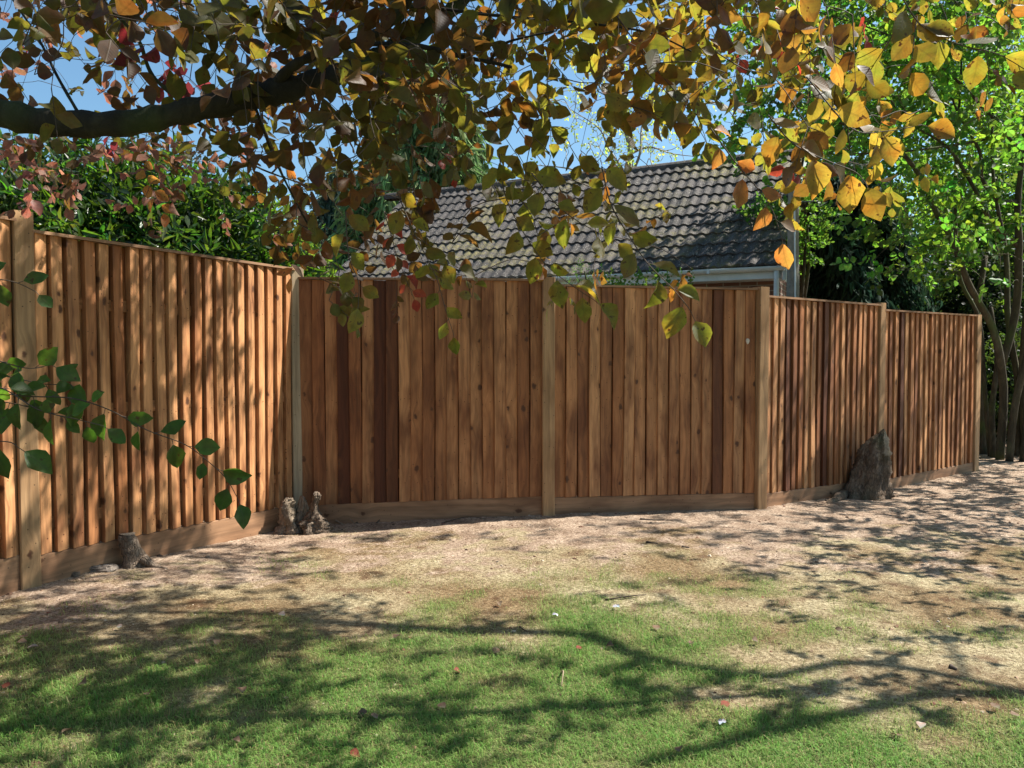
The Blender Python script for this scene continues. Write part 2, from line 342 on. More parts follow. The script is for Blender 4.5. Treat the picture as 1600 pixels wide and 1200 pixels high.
M_hbark = bark_mat('hazel_bark', (.03, .026, .016), (.065, .054, .034), (.13, .11, .07), 10., .7, .15)
M_stump = bark_mat('stump_bark', (.09, .065, .045), (.17, .125, .09), (.3, .24, .18), 16.)
M_stump2 = bark_mat('dark_stump_bark', (.065, .045, .03), (.16, .112, .076), (.31, .23, .165), 14., .25)

# ---------------------------------------------------------------- ground
GRASS = ["00000000000000000000000000000002", "00000000111110001001110000000001", "00001110001111112222222211220011",
         "01122321222255666776443222211111", "23444444466888888887766443333333", "45677788999988888888776654322232",
         "78888888888888888888877777777755", "88888888888888888888888888888888", "88888888888888888888888888888888"]
def gmask(x, y):
    px, py = proj(np.stack([x, y, np.zeros_like(x)], -1)); py = np.where(y > .6, py, 3000.)
    g = grid(GRASS, 800, px, py); g = np.where(y < 2.4, .8, g)
    n = fbm(x, y, 2.6, 21); n2 = fbm(x, y, 9, 31, 3)
    return np.clip(g+(n-.47)*1.5+(n2-.44)*.9*np.clip(g*4, 0, 1), 0, 1)*np.clip(g*8, 0, 1)
def soilmask(x, y):                      # bare earth next to the fence
    px, py = proj(np.stack([x, y, np.zeros_like(x)], -1)); lim = np.where(px < 450, 985-.2*px, 878.)
    s = np.clip((lim+8-py)/85+.2, 0, 1)
    return np.clip(s+((fbm(x, y, 3, 41)-.47)*1.9+(fbm(x, y, 14, 43, 3)-.44)*1.2)*(s > 0)*(s < 1), 0, 1)
def axis(lo, a, b, hi, st):
    m_ = np.arange(a, b, st); u = a-np.geomspace(st*1.5, a-lo, 26)[::-1]; v = b+np.geomspace(st*1.5, hi-b, 26); return np.concatenate([u, m_, v])
gx = axis(-400, -4., 6.5, 400, .035); gy = axis(-60, 1.8, 10.5, 900, .035)
X, Y = np.meshgrid(gx, gy); Z = gz(X, Y)
near = (np.abs(X) < 8) & (Y < 12) & (Y > 1)
sm = soilmask(X, Y); Z = Z+near*sm*(.02*(fbm(X, Y, 16, 5, 3)-.44))
gm = np.where(near, gmask(X, Y), .5)
mb = MB(); nx = len(gx); ny = len(gy)
i = (np.arange(ny-1)[:, None]*nx+np.arange(nx-1)[None]).ravel(); q = np.stack([i, i+1, i+nx+1, i+nx], -1)
mb.add(np.stack([X, Y, Z], -1), q, np.stack([gm, sm, sm*0], -1).reshape(-1, 3), (.5, .5, .5), np.stack([X, Y], -1))
m, t, N, link = mat('earth_and_turf'); tc = N('TexCoord'); at = N('Attribute', attribute_name='col'); sp = N('SeparateColor'); link(at.outputs[0], sp.inputs[0])
n1 = N('TexNoise', i_Scale=45., i_Detail=8., i_Roughness=.75); n2 = N('TexNoise', i_Scale=5., i_Detail=5.); n3 = N('TexNoise', i_Scale=170., i_Detail=3., i_Roughness=.8); n4 = N('TexVoronoi', i_Scale=60.)
for n in (n1, n2, n3, n4): link(tc.outputs['Object'], n.inputs['Vector'])
straw = ramp(t, [(.34, (.1, .07, .04)), (.5, (.34, .28, .165)), (.64, (.58, .5, .33))], n1.outputs[0], link)
green = ramp(t, [(.35, (.05, .075, .02)), (.6, (.14, .19, .055))], n1.outputs[0], link)
soil = ramp(t, [(.34, (.14, .095, .065)), (.5, (.39, .29, .21)), (.66, (.64, .52, .41))], n1.outputs[0], link)
soil = mixc(t, link, soil, ramp(t, [(.35, (.62, .55, .5)), (.65, (1.1, 1.08, 1.05))], n2.outputs[0], link), .9, 'MULTIPLY')
lit = mixc(t, link, straw, (.16, .095, .055), ramp(t, [(.54, g3(0.)), (.68, g3(.8))], n2.outputs[0], link))
n5 = N('TexNoise', i_Scale=1.3, i_Detail=4.); link(tc.outputs['Object'], n5.inputs['Vector']); lit = mixc(t, link, lit, ramp(t, [(.4, (.6, .47, .38)), (.6, (1.05, 1.03, 1.))], n5.outputs[0], link), .9, 'MULTIPLY')
c = mixc(t, link, lit, green, ramp(t, [(.1, g3(0.)), (.8, g3(.85))], sp.outputs[0], link))
nb = N('Math', operation='MULTIPLY_ADD', i_1=.9, i_2=-.45); link(n1.outputs[0], nb.inputs[0]); sa = N('Math', operation='ADD'); link(nb.outputs[0], sa.inputs[0]); link(sp.outputs[1], sa.inputs[1])
c = mixc(t, link, c, soil, ramp(t, [(.3, g3(0.)), (.7, g3(1.))], sa.outputs[0], link))
c = mixc(t, link, c, ramp(t, [(.35, g3(.4)), (.62, g3(1.2))], n3.outputs[0], link), .85, 'MULTIPLY')
bs = N('BsdfPrincipled', i_Roughness=.95); bs.inputs['Specular IOR Level'].default_value = .15; link(c, bs.inputs['Base Color'])
hh = N('Math', operation='MULTIPLY_ADD', i_1=.5); link(n3.outputs[0], hh.inputs[0]); link(n1.outputs[0], hh.inputs[2])
bp = N('Bump', i_Strength=.9, i_Distance=.018); link(hh.outputs[0], bp.inputs['Height']); link(bp.outputs[0], bs.inputs['Normal'])
o = N('OutputMaterial'); link(bs.outputs[0], o.inputs[0])
tag(mb.build('ground', m, smooth=True), kind='structure')

# grass blades
def blades(name, n, x0, x1, y0, y1, dens, hgt, cols, wid, flat, label):
    x = R.uniform(x0, x1, n); y = y0+(y1-y0)*R.rand(n)**1.25; px, py = proj(np.stack([x, y, 0*x], -1))
    k = (px > -80) & (px < 1680) & (R.rand(n) < dens(x, y)); x = x[k]; y = y[k]; n = len(x)
    clump = fbm(x, y, 7, 77, 3); h = hgt*R.uniform(.45, 1.3, n)*(.55+1.1*clump)
    az = R.rand(n)*6.283; lean = flat*R.uniform(.2, 1.3, n); d = np.stack([np.cos(az), np.sin(az), 0*az], -1); s_ = np.stack([-np.sin(az), np.cos(az), 0*az], -1)*(wid*R.uniform(.6, 1.3, n))[:, None]
    b = np.stack([x, y, gz(x, y)-.004], -1); up = np.array([0, 0, 1.])
    m1 = b+(up*.6+d*lean[:, None]*.3)*h[:, None]; tp = b+(up*np.maximum(.12, 1-.42*lean[:, None])+d*lean[:, None]*.9)*h[:, None]
    V = np.stack([b-s_, b+s_, m1+s_*.8, m1-s_*.8, tp], 1); B_ = np.arange(n)[:, None]*5
    m_ = MB(); m_.v = [V.reshape(-1, 3)]; m_.f = [B_+np.array([0, 1, 2, 3]), B_+np.array([3, 2, 4])]; m_.n = n*5
    cs = np.array(cols); g = np.clip(gmask(x, y)+R.normal(size=n)*.28, 0, 1)[:, None]
    c = cs[0]*(1-g)+cs[1]*g; c = c*R.uniform(.65, 1.35, (n, 1)); yl = R.rand(n) < .12; c[yl] = np.array([.34, .29, .13])*R.uniform(.7, 1.2, (yl.sum(), 1))
    m_.c = [np.repeat(c, 5, 0)]; m_.t = [np.repeat(np.clip(c*1.5, 0, .8), 5, 0)]; m_.uv = [np.zeros((n*5, 2))]
    return tag(m_.build(name, M_grass), label, 'grass', kind='stuff')
M_grass = attr_mat('grass_blade', .55, .4)
blades('lawn_grass', 400000, -3.6, 4.6, 2.3, 5.2, lambda x, y: np.clip(gmask(x, y)*1.2-.12, 0, 1), .03, [(.3, .3, .11), (.14, .275, .055)], .0012, 1.5, 'short green lawn grass in uneven patches across the foreground')
blades('grass_tufts', 160000, -3.6, 4.6, 2.3, 5.0, lambda x, y: np.clip((fbm(x, y, 4.5, 61, 3)-.56)*6, 0, 1)*np.clip(gmask(x, y)*1.3-.1, 0, 1), .05, [(.2, .24, .08), (.09, .22, .035)], .0014, 1.3, 'longer tufts of grass standing out of the lawn')
blades('dry_grass', 230000, -4.2, 7.5, 2.3, 9.5, lambda x, y: np.clip(.75-soilmask(x, y)*.72, 0, 1), .012, [(.5, .43, .28), (.26, .28, .1)], .0013, 1.9, 'sparse bleached grass stubble between the lawn and the bare earth')
# crumbs of earth
def crumbs(name, n, dens, size, cols, label, cat, x0=-4, x1=7, y0=2.4, y1=9.5):
    x = R.uniform(x0, x1, n); y = R.uniform(y0, y1, n); k = R.rand(n) < dens(x, y); x = x[k]; y = y[k]; n = len(x)
    t_ = np.array([[1, 0, -.3], [-.4, .9, -.3], [-.5, -.8, -.3], [.3, .2, .35], [-.3, -.1, .3], [.1, -.6, .2]]); f = np.array([[0, 1, 3], [1, 4, 3], [1, 2, 4], [2, 5, 4], [2, 0, 5], [0, 3, 5], [3, 4, 5]])
    r_ = size*R.lognormal(0, .5, n); V = t_[None]*r_[:, None, None]*R.uniform(.6, 1.4, (n, 6, 3)); a = R.rand(n)*6.28; ca, sa_ = np.cos(a)[:, None], np.sin(a)[:, None]
    V = np.stack([V[..., 0]*ca-V[..., 1]*sa_, V[..., 0]*sa_+V[..., 1]*ca, V[..., 2]], -1)+np.stack([x, y, gz(x, y)], -1)[:, None]
    m_ = MB(); m_.v = [V.reshape(-1, 3)]; m_.n = n*6; m_.f = [(f[None]+(np.arange(n)*6)[:, None, None]).reshape(-1, 3)]
    c = np.array(cols)[R.randint(0, len(cols), n)]*R.uniform(.7, 1.2, (n, 1)); m_.c = [np.repeat(c, 6, 0)]; m_.t = m_.c; m_.uv = [np.zeros((n*6, 2))]
    return tag(m_.build(name, M_crumb), label, cat, kind='stuff')
M_crumb = attr_mat('crumbly_earth', .95, 0, .5)
FENCE = [(-3.58, 2.6), (-2.80, 4.42), (-1.80, 6.42), (.30, 6.57), (2.22, 6.97), (3.87, 8.2), (5.56, 9.32)]
def fdist(x, y):                        # distance in front of the fence
    best = np.full(np.shape(x), 1e9)
    for (a, b) in zip(FENCE[:-1], FENCE[1:]):
        a = np.array(a); d = np.array(b)-a; L = np.hypot(*d); u = d/L; n_ = np.array([u[1], -u[0]])
        s_ = np.clip(((x-a[0])*u[0]+(y-a[1])*u[1]), 0, L); qx = x-a[0]-s_*u[0]; qy = y-a[1]-s_*u[1]; dd = np.hypot(qx, qy)
        sg = np.sign(qx*n_[0]+qy*n_[1]); best = np.where(dd < np.abs(best), dd*np.where(sg == 0, 1, sg), best)
    return best
def cdens(x, y):
    d = fdist(x, y); s_ = soilmask(x, y); l = np.exp(-((x+2.9)**2+(y-4.05)**2)/.25)
    return np.where(d > 0, np.clip(s_*(.12+.8*np.exp(-d/.1))+l*.9, 0, 1)*(vn(x, y, 6, 9)*1.3), 0)
crumbs('earth_crumbs', 90000, cdens, .0055, [(.2, .14, .1), (.3, .215, .15), (.12, .08, .055), (.4, .31, .23)], 'loose crumbs of dry earth along the foot of the fence', 'earth')
crumbs('earth_clods', 3200, lambda x, y: np.where(fdist(x, y) > .02, np.exp(-((x+2.85)**2+(y-4.1)**2)/.16)+.16*np.exp(-np.abs(fdist(x, y))/.07), 0), .016, [(.13, .085, .06), (.2, .14, .1), (.08, .055, .04)], 'dark broken clods of dug earth against the fence foot', 'earth')

lit_c = lambda x, y: np.clip(.22+1.1*np.exp(-((x+2.1)**2+(y-3.3)**2)/.7)+.5*(fbm(x, y, 3, 90, 3) > .5), 0, 1)*(fdist(x, y) > .03)
crumbs('leaf_litter', 16000, lambda x, y: lit_c(x, y)*.85, .007, [(.2, .11, .07), (.3, .2, .13), (.12, .07, .045), (.42, .34, .25), (.16, .07, .045)], 'scattered flakes of dead leaf and bark over turf and earth', 'leaf litter')
crumbs('bark_crumbs', 7000, lambda x, y: (fdist(x, y) > .03)*(.1+.9*(y > 4.8)*np.exp(-fdist(x, y)/.9)), .005, [(.1, .07, .05), (.22, .16, .11), (.05, .035, .025)], 'dark bits of bark and root strewn on the bare earth', 'bark litter')
# ---------------------------------------------------------------- fence
fence = empty('timber_fence', (-2.73, 4.42, 0))
tag(fence, 'new brown featheredge timber fence stepping round the whole back of the garden', 'fence')
TOP = [2.135, 2.085, 2.015, 1.972, 1.912, 1.862]; PT = [2.3, 2.18, 2.10, 2.03, 1.985, 1.93, 1.868]
TONE = [(.3, .08), (.15, .02), (.75, .5), (.65, .33), (.55, .2), (.5, .18)]  # same timber: sunlight painted in as paler left bays, shade as darker, redder ones
GB = [.2, .17, .16, .145, .13, .11]
for b in range(6):
    a = np.array(FENCE[b]); e = np.array(FENCE[b+1]); d = e-a; L = np.hypot(*d); u = d/L; n2_ = np.array([u[1], -u[0]])   # n2_ faces the garden
    U = np.array([*u, 0]); Nn = np.array([*n2_, 0]); A = np.array([*a, 0]); up = np.array([0, 0, 1.])
    s0 = .05; s1 = L-.05
    zb = lambda s: float(gz(a[0]+u[0]*s, a[1]+u[1]*s))
    z0, z1 = zb(0), zb(L); g0, g1 = z0+GB[b], z1+GB[b]
    m_ = MB(); nb = int(round((s1-s0)/.102)); pit = (s1-s0)/nb
    for k in range(nb):
        s = s0+k*pit; wv_ = pit+.026; wv_ = min(wv_, s1-s+.0)
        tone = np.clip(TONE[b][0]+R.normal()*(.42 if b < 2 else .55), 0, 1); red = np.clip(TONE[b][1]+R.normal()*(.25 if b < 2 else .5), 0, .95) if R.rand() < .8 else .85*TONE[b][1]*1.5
        if b in (2, 3): tone = R.rand()**.8; red = R.choice([0, .1, .3, .85], p=[.35, .25, .2, .2])+(.3 if b == 2 and s < .75 else 0)  # shade of the middle bays put in as darker, redder boards
        zz0 = g0+(g1-g0)*(s/L)+.002; zt = TOP[b]-.018+R.normal()*.002; nz = 9; hs = np.linspace(0, 1, nz)
        ph = R.rand(3)*6; bow = .004*np.sin(hs*3+ph[0])+.002*np.sin(hs*7+ph[1]); kf = R.uniform(-.002, .004)
        # thick edge towards the camera's left, thin edge tucked under the next board
        f0 = .047+R.uniform(0, .005); gw = (.021, .021, .0035, .0035, .010, .010)[b]; th = (.024, .024, .016, .016, .02, .02)[b]*R.uniform(.88, 1.12); s_j = R.normal()*.002
        uo = R.rand(2)*80; V = []; UV = []
        for h, bw in zip(hs, bow):
            z = zz0+(zt-zz0)*h; sj = s_j+.004*math.sin(h*4+ph[2])
            for (ds, off, uu) in ((0, .005, -.02), (0, f0-.0015, 0), (.003, f0, .003), (pit*.5, f0-th*.42, pit*.5), (pit-gw, f0-th*.85, pit-gw), (pit-gw+.001, .0045, pit), (wv_, .004, wv_+.01)):
                V.append(A+U*(s+ds+sj)+Nn*(off+bw+kf*h)+up*z); UV.append((uu+uo[0], z+uo[1]))
        i_ = np.arange(nz-1)[:, None]*7; j_ = np.arange(6)[None]; Q = np.stack([i_+j_, i_+j_+1, i_+j_+8, i_+j_+7], -1).reshape(-1, 4)
        back = np.stack([i_[:, 0], i_[:, 0]+7, i_[:, 0]+13, i_[:, 0]+6], -1)
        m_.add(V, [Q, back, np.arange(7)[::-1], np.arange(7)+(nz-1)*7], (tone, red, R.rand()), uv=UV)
        for hz in (.3, 1.0, 1.7):
            zc = hz+R.normal()*.008; sc_n = s+pit*.5+R.normal()*.006; of_ = f0-th*.42*(sc_n-s)/(pit*.5)+.0035+.002; th8 = np.arange(6)*math.pi/3
            cN = A+U*sc_n+Nn*of_+up*zc; m_.add([cN+U*.0042*math.cos(x_)+up*.0042*math.sin(x_) for x_ in th8], [np.arange(6)], (1, 1, 1), uv=np.zeros((6, 2)))
    pan = m_.build('fence_panel', M_board, fence)
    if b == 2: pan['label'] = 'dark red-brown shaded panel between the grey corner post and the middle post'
    cp = MB(); box(cp, A+U*.045+Nn*.0+up*(TOP[b]-.016), U*(L-.09), Nn*.062, up*.018, (.3, .1, .5)); cp.build('capping_strip', M_gravel, pan)
    for hz in (.35, 1.0, 1.65):
        rl = MB(); box(rl, A+U*.03-Nn*.045+up*hz, U*(L-.06), Nn*.065, up*.07, (.5, .2, .5)); rl.build('rail', M_board, pan)
    if b == 3:
        q_ = P(1168, 533, 1)-np.array([0, 0, EYE]); nn_ = Nn; tt = np.dot((A+Nn*.05)-np.array([0, 0, EYE]), nn_)/np.dot(q_, nn_); pc = q_*tt+np.array([0, 0, EYE])+Nn*.002
        kn = MB(); th_ = np.arange(14)*2*math.pi/14; rr = 1+.1*np.sin(th_*3)
        ring = np.concatenate([[pc+U*.018*r_*math.cos(x_)*s_+up*.026*r_*math.sin(x_)*s_+Nn*dz for x_, r_ in zip(th_, rr)] for s_, dz in ((1, 0), (.85, .006), (.45, .006))])
        kf_ = [np.stack([np.arange(14)+14*r_, (np.arange(14)+1) % 14+14*r_, (np.arange(14)+1) % 14+14*(r_+1), np.arange(14)+14*(r_+1)], -1) for r_ in (0, 1)]+[np.arange(14)+28]
        kn.add(ring, kf_); kn.build('resin_patch', plain('pale_resin', (.62, .55, .46), (.4, .32, .24), .5, 60.), pan)
    gb = MB(); nseg = 12
    prev = None; ring = []; uvr = []; uo = R.rand(2)*40
    for k in range(nseg+1):
        s = s0+(s1-s0)*k/nseg; zt_ = g0+(g1-g0)*s/L; zl = zb(s)-.05
        for (off, z) in ((.0, zl), (.042, zl), (.042, zt_-.003), (.039, zt_), (.0, zt_)): ring.append(A+U*s+Nn*off+up*z); uvr.append((z+off+uo[0], s+uo[1]))
    i_ = np.arange(nseg)[:, None]*5; j_ = np.arange(5)[None]; Q = np.stack([i_+j_, i_+5+j_, i_+5+(j_+1) % 5, i_+(j_+1) % 5], -1).reshape(-1, 4)
    gb.add(ring, [Q, np.arange(5), np.arange(5)[::-1]+nseg*5], (.3+R.rand()*.4, .05, .5), uv=uvr); gb.build('gravel_board', M_gravel, fence)
for k in range(7):
    a = np.array(FENCE[k]); d = np.array(FENCE[min(k+1, 6)])-np.array(FENCE[max(k-1, 0)]); u = d/np.hypot(*d)
    if k == 2: u = np.array([.8, .6])
    if k == 1: u = np.array([.62, .785])
    n_ = np.array([u[1], -u[0]]); wd = .105; U = np.array([*u, 0]); Nn = np.array([*n_, 0])
    z_ = float(gz(*a))-.12; c0 = np.array([*a, z_])-U*wd/2-Nn*(.04); dp = .115 if k in (1, 3, 4) else .10
    if k == 2: c0 = np.array([*a, z_])-U*.05-Nn*.03; dp = .1
    m_ = MB(); tone = (.2+R.rand()*.3, .02, .5); nz = 10; ring = []; uvr = []; uo = R.rand(2)*30; ch = .006
    prof = [(0, 0), (wd, 0), (wd, dp-ch), (wd-ch, dp), (ch, dp), (0, dp-ch)]
    for h in np.linspace(0, 1, nz):
        z = h*(PT[k]-z_); per = 0; lp = None
        for (p1, p2) in prof:
            if lp is not None: per += math.hypot(p1-lp[0], p2-lp[1])
            lp = (p1, p2); ring.append(c0+U*p1+Nn*p2+np.array([.0015*math.sin(h*4+k), 0, z])); uvr.append((per+uo[0], z+uo[1]))
    i_ = np.arange(nz-1)[:, None]*6; j_ = np.arange(6)[None]; Q = np.stack([i_+j_, i_+(j_+1) % 6, i_+6+(j_+1) % 6, i_+6+j_], -1).reshape(-1, 4)
    m_.add(ring, [Q, np.arange(6)+(nz-1)*6], tone, uv=uvr); po = m_.build('fence_post', M_grey if k == 2 else M_post, fence)
    if k == 2: po['label'] = 'narrow grey-green corner post half in shadow'

# ---------------------------------------------------------------- tree stumps, stone, roots
def lump(mb, rings, sides=20, rough=.18, seed=0, c=None, ridge=3):
    """rings: centre (3), half width across (x), half depth; a gnarled tapering body"""
    rs = np.random.RandomState(seed); th = np.arange(sides)*2*math.pi/sides; V = []; Cc = []
    n = len(rings); ph = rs.rand(4)*6
    ks = np.linspace(0, n-1, (n-1)*5+1); rings = np.array(rings, float)
    for s in ks:
        i = min(int(s), n-2); f = s-i; r_ = rings[i]*(1-f)+rings[i+1]*f
        q = 1+rough*(np.sin(th*ridge+ph[0]+s*.9)*.5+.5*np.sin(th*(ridge*2+1)+ph[1]-s*1.1)*.6+rs.normal(size=sides)*.28+1.1*(fbm(th*3+s*.35, th*0+s*.8, 1., seed, 3)-.44)*2)
        V.append(np.stack([r_[0]+r_[3]*np.cos(th)*q, r_[1]+r_[4]*np.sin(th)*q, r_[2]+rs.normal(size=sides)*.004], -1))
        Cc.append(np.full((sides, 3), .3))
    m_ = len(ks); V = np.concatenate(V); i_ = np.arange(m_-1)[:, None]*sides; j_ = np.arange(sides)[None]
    Q = np.stack([i_+j_, i_+(j_+1) % sides, i_+sides+(j_+1) % sides, i_+sides+j_], -1).reshape(-1, 4)
    Cc = np.concatenate(Cc)
    if c is not None: Cc = c(V, Cc)
    mb.add(V, [Q, np.arange(sides)+(m_-1)*sides], Cc, Cc)
def pxrings(rows, D, dep=.8):           # rows of (left px, right px, py) at distance D
    out = []
    for (l, r_, y_) in rows:
        a = P(l, y_, D); b = P(r_, y_, D); out.append([(a[0]+b[0])/2, D+.0, a[2], (b[0]-a[0])/2, (b[0]-a[0])/2*dep])
    return out
st = empty('tree_stump', (gp(1350, 772)))
tag(st, 'large dark pointed tree stump leaning against the right fence post', 'tree stump')
mb = MB()
def cutc(V, C):
    px, py = proj(V); C = C.copy(); k = (px > 1381+.0*(py)) & (py < 712) & (V[:, 2] > .3); C[k] = .8; return C
lump(mb, pxrings([(1312, 1390, 784), (1320, 1384, 770), (1326, 1384, 752), (1333, 1388, 732), (1342, 1389, 712), (1350, 1388, 697), (1361, 1387, 686), (1373, 1384, 677), (1380, 1382, 671)], 7.72, .75), 44, .2, 5, cutc, 5)
mb.build('stump_wood', M_stump2, st, True)
for k, rw in enumerate([[(1318, 776), (1306, 782), (1292, 786)]]):
    m_ = MB(); tube(m_, spline([gp(x_, y_)+np.array([0, 0, .03-.02*i]) for i, (x_, y_) in enumerate(rw)], 4), np.linspace(.06, .015, 9), 8, (.3, .3, .3), rough=.3, seed=k); m_.build('root', M_stump2, st, True)
st = empty('tree_stump', gp(210, 887)); tag(st, 'small sawn upright stump beside the flat stone at the left fence', 'tree stump')
mb = MB(); D0 = 4.88
lump(mb, pxrings([(178, 250, 892), (190, 236, 884), (193, 228, 872), (189, 220, 858), (187, 215, 845), (186, 211, 836)], D0, .8), 22, .14, 8, None, 3); mb.build('stump_wood', M_stump, st, True)
mb = MB(); cc_ = P(198.5, 834.5, D0); th = np.arange(16)*2*math.pi/16
mb.add(np.concatenate([[cc_+np.array([.05*math.cos(x_), .04*math.sin(x_), .002+.004*math.sin(x_*2)]) for x_ in th], [cc_+np.array([0, 0, .008])]]), [np.stack([np.arange(16), (np.arange(16)+1) % 16, np.full(16, 16)], -1)], (.85, .85, .85)); mb.build('sawn_top', M_stump, st)
m_ = MB(); tube(m_, spline([P(222, 872, D0-.03), gp(240, 886)+np.array([0, 0, .01]), gp(262, 889)-np.array([0, 0, .005])], 4), np.linspace(.035, .008, 9), 8, (.3, .3, .3), rough=.3, seed=3); m_.build('root', M_stump, st, True)
st = empty('tree_stump', gp(472, 826)); tag(st, 'pale splintered stump with three prongs in the fence corner', 'tree stump'); D0 = 6.1
for sd_, rw in enumerate([[(432, 470, 832), (440, 466, 820), (438, 462, 806), (436, 458, 792), (440, 457, 784), (446, 455, 778)],
                          [(456, 492, 832), (462, 484, 816), (462, 481, 804), (465, 482, 795), (467, 478, 784), (470, 474, 775)],
                          [(474, 512, 832), (472, 508, 820), (474, 506, 812), (479, 502, 804), (485, 497, 797), (486, 495, 789), (487, 499, 781), (488, 501, 774), (491, 497, 769)]]):
    mb = MB(); lump(mb, pxrings(rw, D0+(-.03, .03, -.02)[sd_], .8), 24, .4, 20+sd_, (lambda V, C: C*0+.62) if sd_ < 2 else None, 3); mb.build('stump_prong', M_stump, st, True)
def rock(name, px, py, w_, h_, d_, mt, label, cat, seed, group=None, sq=.5):
    rs = np.random.RandomState(seed); c_ = gp(px, py); nu, nv = 16, 9; V = []
    for v_ in range(nv):
        ph = -math.pi/2+math.pi*v_/(nv-1)
        for u_ in range(nu):
            a_ = u_*2*math.pi/nu; d = np.array([math.cos(ph)*math.cos(a_), math.cos(ph)*math.sin(a_), math.sin(ph)]); d = np.sign(d)*np.abs(d)**sq
            V.append(c_+d*np.array([w_, d_, h_])*(1+rs.normal()*.13)+np.array([0, 0, h_*.45]))
    i_ = np.arange(nv-1)[:, None]*nu; j_ = np.arange(nu)[None]; Q = np.stack([i_+j_, i_+(j_+1) % nu, i_+nu+(j_+1) % nu, i_+nu+j_], -1).reshape(-1, 4)
    mb = MB(); mb.add(V, [Q], (.2, .2, .2)); return tag(centre(mb.build(name, mt)), label, cat, group)
M_stone = plain('grey_stone', (.12, .095, .075), (.26, .215, .175), .9, 18., .8, .02); M_clod = plain('earth_clod', (.1, .07, .05), (.2, .145, .1), .95, 30., .9, .02)
rock('stone', 160, 891, .085, .022, .05, M_stone, 'flat broken grey stone lying left of the small sawn stump', 'stone', 1)
CL = ['largest dark earth clod, midway between the left post and the stone', 'dark earth clod just left of the flat stone', 'dark earth clod closest to the tall left post', 'small earth clod in front of the largest one', 'tiny earth clod touching the flat stone']
for k, (x_, y_, w_) in enumerate([(112, 893, .035), (133, 891, .028), (96, 898, .03), (118, 900, .022), (148, 890, .02)]):
    rock('earth_clod', x_, y_, w_, w_*.75, w_, M_clod, CL[k], 'clod', 30+k, 'earth lumps by the left post', .8)
M_root = plain('bare_root', (.3, .22, .15), (.18, .12, .08), .85, 40.)
def stick(name, pts, r_, label, cat, mt, lift=.004, group=None):
    m_ = MB(); q_ = spline([gp(x_, y_)+np.array([0, 0, lift+l]) for x_, y_, l in pts], 4); tube(m_, q_, np.linspace(r_, r_*.4, len(q_)), 6, (.3, .3, .3), rough=.35)
    return tag(centre(m_.build(name, mt, None, True)), label, cat, group)
stick('root', [(503, 812, .1), (520, 812, .11), (535, 815, .07), (548, 818, .03), (556, 820, -.01)], .009, 'pale root arching out from the pronged stump into the shade', 'root', M_root)
stick('root', [(505, 816, .04), (520, 818, .035), (536, 820, .0)], .011, 'short thick root low beside the pronged stump', 'root', M_root)
for (pt, r_, lb) in [([(588, 818, 0), (600, 812, .03), (608, 806, .05)], .005, 'thin stick tilted up from the earth by the dark panel'),
                     ([(690, 818, 0), (730, 812, .02), (760, 812, .0)], .005, 'long bent twig lying against the middle gravel board'),
                     ([(1000, 812, 0), (1018, 813, .0), (1038, 812, 0)], .012, 'thick dark stick on bare earth below the middle right panel'),
                     ([(1010, 848, 0), (1028, 850, 0)], .011, 'stubby black stick lying on the straw-coloured ground'),
                     ([(1065, 855, 0), (1077, 856, 0)], .009, 'tiny black stick right of the stubby black stick'),
                     ([(945, 938, 0), (985, 935, .01), (1010, 930, 0)], .005, 'slender twig along the upper edge of the green grass'),
                     ([(812, 980, 0), (822, 990, .01), (838, 989, 0)], .004, 'small bent twig in the green grass at centre'),
                     ([(878, 1052, .0), (880, 1062, .03), (877, 1076, .0)], .004, 'pale curled stem standing in the foreground lawn'),
                     ([(1484, 1043, 0), (1495, 1047, 0)], .014, 'short dark piece of bark in the long branch shadow at right')]:
    stick('stick', pt, r_, lb, 'stick', M_root if 'pale' in lb else M_twig)
